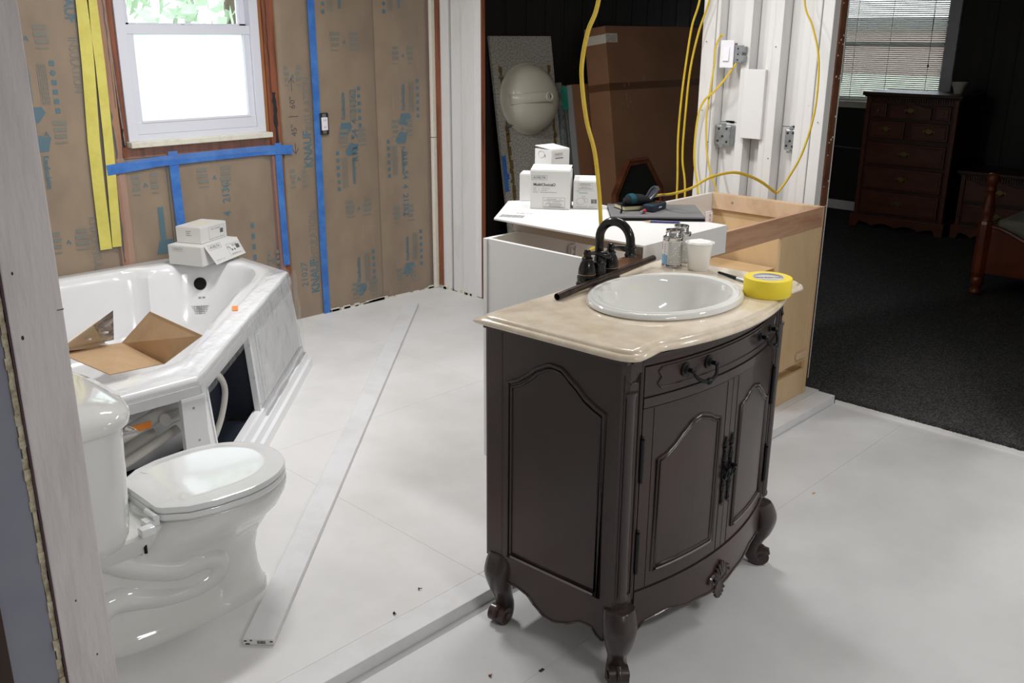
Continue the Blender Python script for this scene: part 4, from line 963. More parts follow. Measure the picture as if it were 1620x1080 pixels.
for x,z in ((1.385,.44),(1.395,.32),(1.39,.2),(.82,.47)): sc.lathe([(.0045,0),(.003,.0015),(0,.002)],8,Matrix.Translation((x,2.8255,z))@Matrix.Rotation(R(90),4,'X'))
for u,z in ((.04,.44),(.63,.44),(.63,.3),(.65,.18)): 
    q=Vector(dg(u,z,.004)); sc.lathe([(.0045,-.001),(.003,.0015),(0,.002)],8,Matrix.Translation(q)@Matrix.Rotation(R(45),4,'Z')@Matrix.Rotation(R(90),4,'X'))
obj('apron_screw',sc,m_galv,tb)
# folded cardboard and liner panel in the basin
def sheet4(a,b,c,d,th=.004):
    a,b,c,d=[Vector(p) for p in (a,b,c,d)]; n=(b-a).cross(d-a).normalized()*th
    return MB().add([a,b,c,d,a+n,b+n,c+n,d+n],[(0,1,2,3),(7,6,5,4),(0,4,5,1),(1,5,6,2),(2,6,7,3),(3,7,4,0)])
cd=thing('cardboard_sheet','creased brown cardboard sheet lying open in the bathtub','cardboard',(1.7,3.9,.20))
fL,fR,T_,R_,L_,B_=(1.762,4.247,.253),(1.806,3.916,.222),(1.845,4.088,.425),(1.835,3.588,.425),(1.378,3.970,.362),(1.36,3.425,.41)
obj('upper_flap',sheet4(fL,fR,R_,T_),m_card,cd); obj('lower_flap',sheet4(L_,B_,fR,fL),m_card,cd)
lpn=thing('liner_panel','thin tan panel with white clips standing in the tub behind cardboard','panel',(1.5,4.05,.3))
p1,p2,p3,p4=(1.335,3.87,.405),(1.575,4.01,.455),(1.665,4.19,.27),(1.36,4.0,.355)
obj('panel_face',sheet4(p1,p2,p3,p4,.006),m_liner,lpn)
ck=MB()
for t,s in ((.55,.35),(.93,.4),(.85,.85)):
    q=Vector(p1).lerp(Vector(p2),t).lerp(Vector(p4).lerp(Vector(p3),t),s); ck.cyl(q,q+Vector((.035,-.02,.0)),.005,seg=8)
obj('clip',ck,m_swt,lpn)
obj('clear_sleeve',sheet4((1.34,3.85,.41),(1.64,4.00,.49),(1.70,4.18,.30),(1.38,3.98,.37),.001),m_clear,lpn)
# =====================================================  BASE CABINET (open, half white, half maple)
CX0,CX1,CY0,CY1,CT=2.42,3.985,1.90,2.48,.925
cb=thing('base_cabinet','long doorless cabinet, white left end and maple right end, top open','cabinet',(3.2,2.19,FZ))
obj('side_panel',MB().box(CX0+.004,CX0+.02,CY0,CY1-.02,FZ+.001,CT,b=.001),m_cabw,cb,label='white end panel')
obj('edge_band',MB().box(CX0-.002,CX0+.02,CY1-.019,CY1,FZ+.001,CT,b=.001),m_cabw,cb)
obj('inner_lining',MB().box(CX0+.021,CX0+.026,CY0+.02,CY1-.022,.14,CT-.003),m_maple,cb)
obj('back_panel',MB().box(CX0+.022,CX1-.03,CY1-.018,CY1,FZ+.001,CT,b=.001),m_cabw,cb,label='white panel seen from inside')
obj('front_rail',MB().box(CX0+.022,CX1-.014,CY0,CY0+.018,CT-.088,CT,b=.001),m_rail,cb,label='reddish front rail')
obj('front_rail',MB().box(CX0+.03,3.2,CY0,CY0+.018,.12,.16),m_maple,cb)
obj('side_rail',MB().box(CX1-.034,CX1-.016,CY0+.019,CY1-.02,CT-.075,CT-.002,b=.001),m_railp,cb,label='pale stretcher with two screws')
obj('side_panel',MB().box(CX1-.014,CX1,CY0+.001,CY1,FZ+.001,CT,b=.001),m_maple,cb,label='maple end panel')
obj('screw',MB().lathe([(.006,0),(.004,.003),(0,.0035)],10,Matrix.Translation((CX1-.034,2.35,CT-.035))@Matrix.Rotation(R(-90),4,'Y')),m_galv,cb)
obj('screw',MB().lathe([(.006,0),(.004,.003),(0,.0035)],10,Matrix.Translation((CX1-.034,2.0,CT-.035))@Matrix.Rotation(R(-90),4,'Y')),m_galv,cb)
obj('front_board',MB().box(3.62,CX1-.034,CY0+.004,CY0+.018,.215,CT-.089,b=.001),m_maple,cb,label='maple board closing the right front')
obj('corner_stile',MB().box(CX1-.033,CX1-.0145,CY0-.001,CY0+.018,FZ+.001,CT-.089,b=.001),m_maple,cb)
obj('kick_rail',MB().box(3.62,CX1-.034,CY0+.002,CY0+.016,FZ+.001,.165,b=.001),m_maple,cb)
obj('ledge',MB().box(3.62,CX1-.034,CY0+.004,CY0+.10,.207,.2145,b=.001),m_maple,cb)
obj('corner_block',MB().box(3.85,3.93,CY0-.014,CY0+.003,.235,.262,b=.003),m_railp,cb)
obj('shelf',MB().box(3.36,CX1-.036,2.10,CY1-.022,.60,.615,b=.001).box(3.36,CX1-.036,2.10,2.115,.555,.60),m_maple,cb)
obj('divider',MB().box(3.34,3.355,2.05,CY1-.022,.14,.66,b=.001),m_maple,cb)
obj('bottom_panel',MB().box(CX0+.03,CX1-.036,CY0+.02,CY1-.022,.12,.135),m_maple,cb)
def hplate(x,z):
    o=obj('hinge_plate',MB().box(x-.05,x,CY1-.030,CY1-.0185,z-.03,z+.03,b=.003).box(x-.045,x-.032,CY1-.036,CY1-.0185,z-.022,z+.022,b=.002).box(x-.018,x-.005,CY1-.036,CY1-.0185,z-.022,z+.022,b=.002),m_swt,cb)
    k=MB()
    for a in (-.012,.012): k.lathe([(.005,0),(.004,.002),(0,.002)],10,Matrix.Translation((x-.025,CY1-.031,z+a))@Matrix.Rotation(R(90),4,'X'))
    obj('screw',k,m_galv,o)
hplate(3.945,.81); hplate(3.86,.81); hplate(2.93,.80)
# =====================================================  flat white carton lying over the cabinet
ZL=.985
bx=thing('long_carton','long low white carton lying across the open cabinet, under tools and boxes','carton',(2.8,2.2,.927))
obj('carton_body',MB().box(2.60,2.97,1.885,2.50,.9265,.979,b=.002),m_shadeside,bx)
poly=[(2.51,1.815),(3.02,1.815),(3.03,2.50),(2.90,2.69),(2.82,2.74),(2.50,2.505)]
obj('lid',MB().prism(poly,.979,ZL),m_wbox,bx)
obj('end_flap',MB().box(2.51,3.02,1.811,1.815,.882,ZL),m_wbox,bx)
obj('kraft_tab',MB().add([(2.515,2.50,.978),(2.55,2.53,.976),(2.60,2.57,.978),(2.56,2.53,.962)],[(0,1,2,3),(3,2,1,0)]),m_card,bx)
pr_=MB(); Mx=Matrix.Translation((2.63,2.50,ZL+.0005))@Matrix.Rotation(R(-60),4,'Z')
for r in range(5):
    for k in range(6): pr_.box(-.06+k*.016,-.047+k*.016+random.random()*.003,-.03-r*.011,-.026-r*.011,0,.0004,M=Mx)
obj('lettering',merge(pr_,text('DELTA',.022,Mx@Matrix.Translation((.02,.018,0)),None,None,bold=.0004)),m_inkl,bx)
# =====================================================  small product boxes
def pbox(name,label,x,y,z,rz,w_,d_,h_,open_top=False,group=None,lid_h=.004):
    t=thing(name,label,'box',(x,y,z),rz,group)
    obj('carton',MB().box(0,w_,0,d_,0,h_-.004,b=.0015),m_wbox,t,local=True)
    fl=MB().box(.001,w_-.001,.001,d_,h_-.0045,h_-.001)
    if open_top: fl=MB().add([(.001,.002,h_-.004),(w_-.001,.002,h_-.004),(w_-.001,d_,h_+.006),(.001,d_,h_+.006),(.001,.002,h_-.001),(w_-.001,.002,h_-.001),(w_-.001,d_,h_+.009),(.001,d_,h_+.009)],[(0,1,2,3),(7,6,5,4),(0,4,5,1),(1,5,6,2),(2,6,7,3),(3,7,4,0)])
    obj('top_flap',fl,m_wbox,t,local=True)
    return t
FR=lambda x,z:Matrix.Translation((x,-.0006,z))@XZ      # front face
LF=lambda y,z:Matrix.Translation((-.0006,y,z))@Matrix.Rotation(R(-90),4,'Z')@XZ
def lines(M,w_,rows,pitch,hh,k=10,fill=.85):
    mb=MB()
    for r in range(rows):
        for i in range(k):
            if random.random()<fill: a=-w_/2+w_*i/k; mb.box(a,a+w_/k*.82,-r*pitch-hh/2,-r*pitch+hh/2,0,.0003,M=M)
    return mb
def frame(M,w_,h_,t=.0007):
    return MB().box(-w_/2,w_/2,h_/2-t,h_/2,0,.0003,M=M).box(-w_/2,w_/2,-h_/2,-h_/2+t,0,.0003,M=M).box(-w_/2,-w_/2+t,-h_/2,h_/2,0,.0003,M=M).box(w_/2-t,w_/2,-h_/2,h_/2,0,.0003,M=M)
def barcode(M,w_,h_):
    mb=MB(); x=-w_/2
    while x<w_/2: t=random.choice((.0006,.001,.0016)); mb.box(x,x+t,-h_/2,h_/2,0,.0003,M=M); x+=t+random.choice((.0007,.0012))
    return mb
def logo(M,s):
    mb=text('DELTA',s,M,None,None,bold=s*.004); f_=frame(M@Matrix.Translation((-s*.5,0,0)),s*4.9,s*1.35,s*.035)
    c=M@Matrix.Translation((-s*2.05,0,0)); mb2=MB()
    for a in (90,210,330): mb2.add([(0,0,0),(s*.35*math.cos(R(a-28)),s*.35*math.sin(R(a-28)),0),(s*.42*math.cos(R(a)),s*.42*math.sin(R(a)),0),(s*.35*math.cos(R(a+28)),s*.35*math.sin(R(a+28)),0)],[(0,1,2,3)],c)
    return merge(mb,f_,mb2)
rzb=math.atan2(2.421-2.551,2.841-2.749)
A=pbox('product_box','tall white valve box with printed front, front of cluster on long carton',2.749,2.551,ZL+.001,rzb,.159,.10,.155,True,'white product boxes on the long carton')
obj('lettering',merge(logo(FR(.043,.124),.0125),text('MultiChoice\u00ae',.0155,FR(.013,.096),None,None,bold=.0004,align='LEFT')),m_ink,A,local=True)
obj('small_print',merge(lines(FR(.046,.082),.066,1,.01,.0016),lines(FR(.044,.074),.062,1,.01,.0016),lines(FR(.060,.066),.094,1,.01,.0016),frame(FR(.096,.026),.088,.040),lines(FR(.096,.039),.056,1,.01,.0014),lines(FR(.096,.034),.08,1,.006,.0014,14,1),lines(FR(.096,.029),.062,1,.006,.0014),lines(FR(.096,.022),.062,1,.006,.0018,10,1),lines(FR(.096,.017),.07,2,.005,.0014),lines(FR(.096,.0088),.08,1,.006,.0018,16,1)),m_inkl,A,local=True)
B=pbox('product_box','small white box with line drawing and barcode, right of the tallest box',2.872,2.430,ZL+.001,math.atan2(-.078,.060),.100,.085,.112,True,'white product boxes on the long carton')
dg_=MB().tube([(.03+.017*math.cos(a),-.0005,.03+.013*math.sin(a)) for a in [k*.4 for k in range(16)]],.0004,4).tube([(.052+.007*math.cos(a),-.0005,.034+.008*math.sin(a)) for a in [k*.5 for k in range(13)]],.0004,4).tube([(.042+.006*math.cos(a),-.0005,.047+.004*math.sin(a)) for a in [k*.5 for k in range(13)]],.0004,4)
obj('small_print',merge(lines(FR(.047,.099),.04,1,.005,.0016),lines(FR(.047,.094),.046,1,.005,.002,12,1),lines(FR(.047,.086),.036,1,.005,.0016),lines(FR(.047,.081),.05,1,.005,.0018,12,1),frame(FR(.047,.090),.056,.026,.0004),lines(FR(.05,.072),.08,1,.01,.0005,3,1),lines(FR(.022,.068),.012,1,.01,.0015,3),lines(FR(.05,.008),.07,1,.01,.0012),dg_),m_inkl,B,local=True)
obj('teal_line',lines(FR(.040,.063),.035,1,.01,.0018,8,1),m_teal,B,local=True)
obj('barcode',barcode(FR(.083,.030),.022,.017),m_ink,B,local=True)
Cb=pbox('product_box','plain white box at far left of cluster, mostly behind tallest box',2.852,2.706,ZL+.001,rzb,.15,.10,.114,False,'white product boxes on the long carton')
Db=pbox('product_box','white box on top at the back, corner toward camera, stacked highest',2.905,2.585,ZL+.117,R(-8),.105,.10,.098,True,'white product boxes on the long carton')
Db.location=(2.925,2.60,ZL+.117); ORG.pop(Db.name,None)
Db.matrix_world=Matrix.Translation((2.935,2.605,ZL+.1165))@Matrix.Rotation(R(-4),4,'Z')
obj('small_print',merge(logo(FR(.045,.075),.010),lines(FR(.045,.060),.045,1,.01,.003,8,1)),m_ink,Db,local=True)
obj('line_drawing',MB().tube([(-.0006,.06+.018*math.cos(a)*(1+.25*math.sin(a)),.072+.014*math.sin(a)) for a in [k*.4 for k in range(17)]],.0005,4).cyl((-.0006,.038,.064),(-.0006,.040,.074),.002,seg=6),m_inkl,Db,local=True)
# on the tub deck
rzt=math.atan2(.121,.274)
E_=pbox('product_box','larger white box with hanging end flap on the tub corner deck',2.205,4.242,.547,rzt,.285,.20,.098,False,'white product boxes on the tub deck')
obj('side_flap',MB().add([(.02,-.002,.096),(.283,-.002,.098),(.288,-.046,.016),(.045,-.048,.006),(.02,-.0045,.096),(.283,-.0045,.098),(.288,-.0485,.016),(.045,-.0505,.006)],[(0,1,2,3),(7,6,5,4),(0,4,5,1),(1,5,6,2),(2,6,7,3),(3,7,4,0)]),m_wbox,E_,local=True)
FM2=face((.16,-.0262,.056),(1,0,0),(0,.495,.869))
q=Matrix.Translation((0,0,.0015))
obj('lettering',merge(logo(FM2@Matrix.Translation((-.06,.034,.0015)),.019)),m_ink,E_,local=True)
obj('small_print',merge(frame(FM2@Matrix.Translation((.065,-.004,.0015)),.105,.058,.0007),lines(FM2@Matrix.Translation((.06,-.028,.0015)),.08,1,.01,.002),lines(FM2@Matrix.Translation((-.07,-.036,.0015)),.07,1,.01,.0012),lines(FM2@Matrix.Translation((.075,.018,.0015)),.04,2,.006,.003)),m_inkl,E_,local=True)
obj('barcode',merge(barcode(FM2@Matrix.Translation((.095,.004,.0015)),.028,.022),lines(FM2@Matrix.Translation((.055,-.008,.0015)),.03,1,.01,.008,3,.9),MB().tube([tuple(FM2@Vector((.022+.012*math.cos(a),.0+.012*math.sin(a),.002))) for a in (2.6,2.0,1.4,.5,-.3)],.001,4)),m_ink,E_,local=True)
obj('lettering',logo(LF(.135,.078),.013),m_inkl,E_,local=True)
F_=pbox('product_box','smaller white box with cream label, stacked on the larger tub-deck box',2.245,4.308,.6455,rzt+R(2),.215,.145,.082,False,'white product boxes on the tub deck')
obj('top_label',MB().box(.04,.16,.03,.12,.0812,.0818),m_label,F_,local=True)
obj('small_print',merge(frame(FR(.13,.040),.13,.058,.0006),lines(FR(.125,.058),.08,1,.01,.003),lines(FR(.13,.010),.13,1,.01,.0012),lines(LF(-.08+.15,.06),.03,3,.01,.003,4)),m_inkl,F_,local=True)
obj('barcode',barcode(FR(.172,.040),.026,.022),m_ink,F_,local=True)
# =====================================================  laptop, notebook, glasses pouch, meter, pencil
rl=math.atan2(1.903-2.167,3.013-2.778)
la=thing('laptop','closed dark grey laptop lying flat on the long white carton','laptop',(2.782,2.165,ZL+.001),rl)
obj('base_shell',MB().box(0,.352,0,.27,0,.009,b=.003),m_dkb,la,local=True); obj('lid_shell',MB().box(0,.352,0,.272,.0092,.017,b=.003),m_lapt,la,local=True)
L2=Matrix.Translation((2.782,2.165,ZL+.001))@Matrix.Rotation(rl,4,'Z')
nb=thing('notebook','small thick notebook with cream pages under the glove, on laptop','notebook',M=L2@Matrix.Translation((.055,.10,.0175))@Matrix.Rotation(R(22),4,'Z'))
obj('page_block',MB().box(.003,.127,.002,.088,.002,.016),m_paper,nb,local=True); obj('cover',MB().box(0,.13,0,.09,0,.0022,b=.0008).box(0,.13,0,.09,.0162,.0185,b=.0008).box(.1275,.13,0,.09,.001,.017),m_dkb,nb,local=True)
gl=thing('work_glove','black and teal work glove piled on the notebook','glove',M=L2@Matrix.Translation((.105,.145,.0365))@Matrix.Rotation(R(20),4,'Z'))
gm=MB().loft([[(x+a*math.cos(t)*.0,b*math.cos(t),.001+max(0,h*(.5+.5*math.sin(t)))) for t in [2*PI*k/16 for k in range(16)]] for x,b,h,a in ((-.055,.008,.010,0),(-.045,.028,.028,0),(-.015,.036,.040,0),(.02,.036,.038,0),(.05,.030,.026,0),(.065,.012,.012,0))])
obj('palm',gm,m_dkb,gl,smooth=True,local=True)
gt=MB().loft([[(x,b*math.cos(t),.0015+max(0,h*(.5+.5*math.sin(t)))) for t in [2*PI*k/16 for k in range(16)]] for x,b,h in ((-.034,.034,.0385),(-.025,.0362,.0405),(-.014,.0372,.0415))])
obj('teal_band',gt,m_tealc,gl,smooth=True,local=True)
obj('strap',MB().tube(smooth_path([(-.05,-.01,.012),(-.075,-.03,.004),(-.085,-.055,-.008),(-.095,-.068,-.015)]),.008,8,flat=.3),m_dkb,gl,smooth=True,local=True)
obj('cuff_loop',MB().tube(smooth_path([(.045,-.02,.015),(.075,-.02,.045),(.085,.0,.062),(.075,.022,.055),(.05,.022,.018)]),.006,8).loft([[(.05,-.018,.018),(.074,-.016,.045),(.082,.0,.058),(.074,.018,.05),(.052,.018,.02)],[(.052,-.018,.017),(.076,-.016,.044),(.084,.0,.057),(.076,.018,.049),(.054,.018,.019)]]),m_lens,gl,smooth=True,local=True)
mt=thing('laser_meter','small dark blue laser distance meter lying on laptop','meter',M=L2@Matrix.Translation((.165,.075,.018))@Matrix.Rotation(R(58),4,'Z'))
obj('meter_body',MB().box(0,.115,0,.048,0,.027,b=.005),m_meter,mt,local=True); obj('keypad',MB().box(.03,.09,.008,.040,.0272,.0285,b=.0005),m_hole,mt,local=True)
obj('red_button',MB().box(.07,.086,.016,.032,.0285,.0305,b=.0008),m_red,mt,local=True); obj('lettering',text('LASER',.007,Matrix.Translation((.055,-.0004,.013))@XZ,None,None) if False else MB().box(.045,.07,-.0004,0,.011,.015),m_swt,mt,local=True)
obj('end_window',MB().box(-.0006,.0004,.008,.022,.008,.018).box(-.0006,.0004,.03,.04,.008,.018),m_navy,mt,local=True)
kd=thing('marking_knife','red and chrome screwdriver tip beside the laser meter','tool',M=L2@Matrix.Translation((.150,.060,.0255))@Matrix.Rotation(R(58),4,'Z'))
obj('collar',MB().cyl((-.018,.02,0),(-.004,.02,0),.0075,seg=14),m_red,kd,local=True,smooth=50); obj('chrome_tip',MB().cyl((-.034,.02,0),(-.018,.02,0),.0055,.0065,seg=14),m_chrome,kd,local=True,smooth=50)
pc=thing('pencil','dark blue pencil lying along the laptop\'s near edge','pencil',(2.835,2.060,ZL+.0052),math.atan2(1.932-2.041,.076))
obj('pencil_shaft',MB().cyl((.03,0,0),(.135,0,0),.0042,seg=6),m_pencil,pc,local=True); obj('sharpened_tip',MB().tube([(.03,0,0),(.006,0,0),(0,0,0)],[.0042,.0012,.0003],8),m_card,pc,local=True); obj('end_cap',MB().cyl((.135,0,0),(.140,0,0),.0043,seg=6),m_inkl,pc,local=True)
# =====================================================  cables
def cable(pts,r,label,flat=.62,group='yellow electrical cables'):
    o=one('electrical_cable',MB().tube(smooth_path(pts,8),r,10,flat=flat),m_cable,label,'cable',group,smooth=True)
    return o
cable([(2.62,2.07,2.40),(2.56,2.05,2.0),(2.50,2.03,1.754),(2.44,2.02,1.66),(2.41,2.015,1.575),(2.39,1.998,1.504),(2.385,1.970,1.387),(2.39,1.937,1.29),(2.395,1.918,1.17),(2.40,1.910,1.068),(2.43,1.926,.989),(2.50,2.04,.93),(2.53,2.10,.86),(2.56,2.2,.6),(2.60,2.2,.20),(2.62,2.2,.145)],.0085,'yellow cable hanging in a loop before the brown carton into cabinet')
cable([(4.0,2.60,2.42),(4.0,2.62,2.0),(4.0,2.638,1.806),(4.0,2.671,1.693),(4.0,2.690,1.548),(4.0,2.706,1.371),(4.0,2.713,1.157),(4.0,2.700,.876),(4.0,2.70,.3),(3.9,2.72,.05)],.007,'left of two yellow cables dropping beside the stud column')
cable([(4.02,2.50,2.42),(4.02,2.56,2.0),(4.02,2.597,1.805),(4.02,2.645,1.664),(4.02,2.680,1.49),(4.02,2.692,1.281),(4.02,2.694,1.067),(4.02,2.665,.875),(4.02,2.66,.3),(3.95,2.66,.055)],.007,'right of two yellow cables dropping at the stud column edge')
cable([(4.0,2.50,1.65),(4.02,2.525,1.642),(4.03,2.552,1.594),(4.03,2.553,1.522),(4.03,2.567,1.39),(4.03,2.577,1.255),(4.03,2.561,1.105),(4.03,2.53,1.001),(4.03,2.49,.90),(4.03,2.48,.6)],.0062,'yellow cable from left of the switch down the stud column')
cable([(4.035,2.44,1.55),(4.035,2.434,1.533),(4.03,2.485,1.457),(4.02,2.539,1.391),(4.02,2.592,1.344),(4.03,2.628,1.252),(4.035,2.635,1.067),(4.035,2.60,.9),(4.035,2.58,.6)],.0055,'thin yellow cable curling from under the switch to the column edge')
cable([(4.0,2.15,2.42),(4.0,2.13,2.1),(4.0,2.103,1.796),(4.0,2.056,1.692),(3.98,2.008,1.588),(3.95,1.978,1.485),(3.9,1.955,1.329),(3.85,1.965,1.171),(3.8,1.992,1.064),(3.765,2.010,1.012),(3.75,2.015,1.001),(3.73,2.018,1.006),(3.6,2.009,1.061),(3.45,1.99,1.105),(3.3,1.975,1.134),(3.15,1.98,1.128),(3.05,2.0,1.095),(3.03,2.07,1.068),(3.09,2.17,1.045),(3.15,2.28,1.012)],.0062,'long yellow cable looping off the column onto the laptop')
# =====================================================  lumber and debris on the floor
a=Vector((1.113,2.036,0)); b=Vector((3.63,4.36,0)); ang=math.atan2(b.y-a.y,b.x-a.x)
lu=thing('lumber_board','long white primed board lying diagonally on the bathroom floor','board',(a.x,a.y,FZ+.0005),ang)
obj('board',MB().box(0,(b-a).length,-.043,.043,0,.019,b=.0015),m_plate,lu,local=True)
EM=Matrix.Translation((-.0004,0,.0095))@Matrix.Rotation(R(-90),4,'Z')@XZ
obj('end_grain',MB().box(-.0003,.0002,-.041,.041,.0015,.0175),m_stud,lu,local=True)
obj('barcode',barcode(EM@Matrix.Translation((.008,0,0)),.022,.010),m_ink,lu,local=True)
dm=MB()
for y,z,w_ in ((.036,.013,.004),(.03,.004,.006),(-.036,.012,.004),(.02,.015,.003)): dm.box(-.0006,0,y-w_,y+w_,z-.002,z+.002)
obj('end_dent',dm,m_black,lu,local=True)
for i,(x,y,z,lb_) in enumerate(((1.468,1.885,FZ,'tiny dark screw on bathroom floor near plate, nearer the camera'),(1.60,1.93,FZ,'tiny dark screw on bathroom floor near plate, farther from camera'),(1.50,1.52,0,'small rusty screw on the grey floor left of the vanity'),(3.117,1.407,0,'tiny tan wood chip on the grey floor right of vanity'),(1.62,1.44,0,'tiny black fleck on the grey floor by the vanity left side'))):
    o=tag(obj('screw' if i<3 else 'debris_chip',MB().lathe([(.0,0),(.0045,.001),(.004,.003),(.0015,.004),(.0012,.012),(0,.013)],8,Matrix.Translation((x,y,z+.004))@Matrix.Rotation(R(80),4,'X')@Matrix.Rotation(R(i*50),4,'Y')) if i<3 else MB().box(x-.008,x+.008,y-.005,y+.004,z,z+.002,b=.0006),(m_black,m_black,m_oak,m_card,m_black)[i]),lb_,'debris','small debris on the floor')
# =====================================================  STORAGE: leaning things
sM=face((4.53,4.335,.024),(1,0,0),(0,.152,1))
ss=thing('stone_vanity_top','speckled grey stone vanity top leaning upright on the dark wall','countertop',M=sM)
obj('slab',MB().box(0,.60,0,1.63,-.022,0,b=.002),m_stone,ss,local=True)
gs=MB()
for x0 in (.075,.545):
    y=.05
    while y<1.42:
        h=random.uniform(.02,.06); w_=random.uniform(.008,.018); c=x0+random.uniform(-.006,.006)+(.03*(1.2-y)*(1 if x0<.3 else .3)*.3); gs.box(c-w_,c+w_,y,y+h,-.001,.0012); y+=h*.8
obj('glue_streak',gs,m_glue,ss,local=True)
obj('blue_tape',MB().box(-.001,.035,.62,.86,0,.001).box(.035,.05,.70,.74,0,.001),m_tapeb,ss,local=True)
BM=Matrix.Translation((.292,1.215,0))
bw_=MB(); N=48
def oval(f,z,dx=0): return [(dx+.262*f*math.cos(2*PI*i/N),.238*f*math.sin(2*PI*i/N),z) for i in range(N)]
bw_.loft([oval(1.0,.0),oval(1.0,.012),oval(.97,.018),oval(.94,.045),oval(.86,.09),oval(.70,.130),oval(.45,.155,.01),oval(.2,.163,.01)],'t',M=BM)
sb=obj('undermount_sink',bw_,m_bisque,ss,smooth=True,local=True,label='cream ceramic bowl seen from beneath')
oc=MB(); n=14; R1=[]
for i in range(n+1):
    x=-.235+.30*i/n; f=min(1,max(0,1-(abs(x)/.262)**2))**.5; z=.016+.145*f**1.3+.012
    R1.append([(x,-.036,z-.03),(x,-.034,z+.002),(x,-.028,z+.008),(x,.028,z+.008),(x,.034,z+.002),(x,.036,z-.03)])
oc.loft(R1,True,M=BM); obj('overflow_channel',oc,m_bisque,sb,smooth=50)
obj('drain_boss',MB().lathe([(.045,.135),(.040,.160),(.034,.168),(.034,.188),(.024,.189),(.022,.178),(0,.172)],28,BM@Matrix.Translation((.035,0,0))),m_bisque,sb,smooth=50)
obj('drain_hole',MB().lathe([(.0,.1775),(.021,.1778),(0,.1785)],20,BM@Matrix.Translation((.035,0,0))),m_hole,sb)
for x,y in ((-.235,.155),(-.205,-.165),(.225,-.15),(.235,.13)):
    c=MB().box(x-.022,x+.022,y-.008,y+.008,.012,.017,b=.002,M=BM).lathe([(.011,.017),(.011,.021),(.005,.021),(.005,.035),(0,.036)],6,BM@Matrix.Translation((x,y,0)))
    c.box(x-.016,x+.016,y-.002,y+.002,.026,.040,b=.001,M=BM)
    obj('sink_clip',c,m_galv,ss,local=True)
obj('sink_clip',MB().box(.11,.15,.30,.32,.0,.006,b=.002).box(.12,.14,.305,.315,.006,.03,b=.002),m_galv,ss,local=True)
def leaner(name,label,cat,x0,y0,w_,h_,th,slope=.12):
    return thing(name,label,cat,M=face((x0,y0,.024),(1,0,0),(0,slope,1)))
gp=leaner('glass_panels','bundle of upright wrapped glass panels between stone slab and cartons','glass',5.135,4.30,0,0,0,.16)
obj('outer_panel',MB().box(0,.035,0,1.32,-.10,0,b=.003),m_glassw,gp,local=True); obj('middle_panel',MB().box(.037,.052,0,1.31,-.10,-.005,b=.002),m_clear,gp,local=True); obj('inner_panel',MB().box(.054,.085,0,1.30,-.10,-.012,b=.003),m_galv,gp,local=True)
obj('teal_label',MB().box(.02,.085,1.13,1.29,.0005,.002),m_teal,gp,local=True)
mc=leaner('flat_carton','thin brown carton panel leaning between glass bundle and the tallest carton','carton',5.225,4.26,0,0,0,.16)
obj('carton_body',MB().box(0,.42,0,1.305,-.05,0,b=.003),m_boxd,mc,local=True); obj('pale_edge',MB().box(-.004,.006,0,1.30,-.05,.001),m_inkl,mc,local=True)
bc=leaner('tall_carton','tallest brown carton with white label, leaning on dark paneling','carton',5.37,4.055,0,0,0,.145)
obj('carton_body',MB().box(0,1.35,0,1.70,-.19,0,b=.004),m_boxd,bc,local=True)
obj('white_label',MB().box(-.0012,0,1.585,1.645,-.17,0).box(0,.13,1.59,1.65,0,.0012),m_label,bc,local=True)
obj('label_print',merge(lines(Matrix.Translation((.06,1.635,.0014)),.11,4,.012,.004)),m_inkl,bc,local=True)
sc=MB()
for k in range(9):
    x=.12+random.random()*.12; y=1.14+random.random()*.16; sc.add([(x,y,.001),(x+.012,y+.004,.0012),(x+.006,y+.03*random.random()+.008,.0012)],[(0,1,2)])
sc.box(.40,.406,1.32,1.35,.0005,.0012)
obj('scuff',sc,m_inkl,bc,local=True)
obj('packing_tape',MB().box(0,1.35,1.265,1.315,.0,.0008).box(-.0008,0,1.265,1.315,-.19,0),mat('brown_packing_tape',(112,78,54),.3),bc,local=True)
mi=thing('octagonal_mirror','octagonal brown wood-framed mirror leaning against the tallest carton','mirror',M=face((5.41,3.955,.425),(1,0,0),(0,.09,1)))
oct_=lambda rx,ry,c,z:[(x,y,z) for x,y in [(-rx+c,ry),(rx-c,ry),(rx,ry-c*1.3),(rx,-ry+c*1.3),(rx-c,-ry),(-rx+c,-ry),(-rx,-ry+c*1.3),(-rx,ry-c*1.3)]]
obj('frame',MB().loft([oct_(.29,.405,.17,-.02),oct_(.29,.405,.17,0),oct_(.275,.39,.162,.012),oct_(.262,.377,.155,.008),oct_(.25,.365,.148,.012),oct_(.24,.355,.142,.002),oct_(.24,.355,.142,-.004)],False),m_oak,mi,local=True)
obj('mirror_glass',MB().loft([oct_(.25,.36,.145,-.016),oct_(.25,.36,.145,-.002)]),m_mirror,mi,local=True)
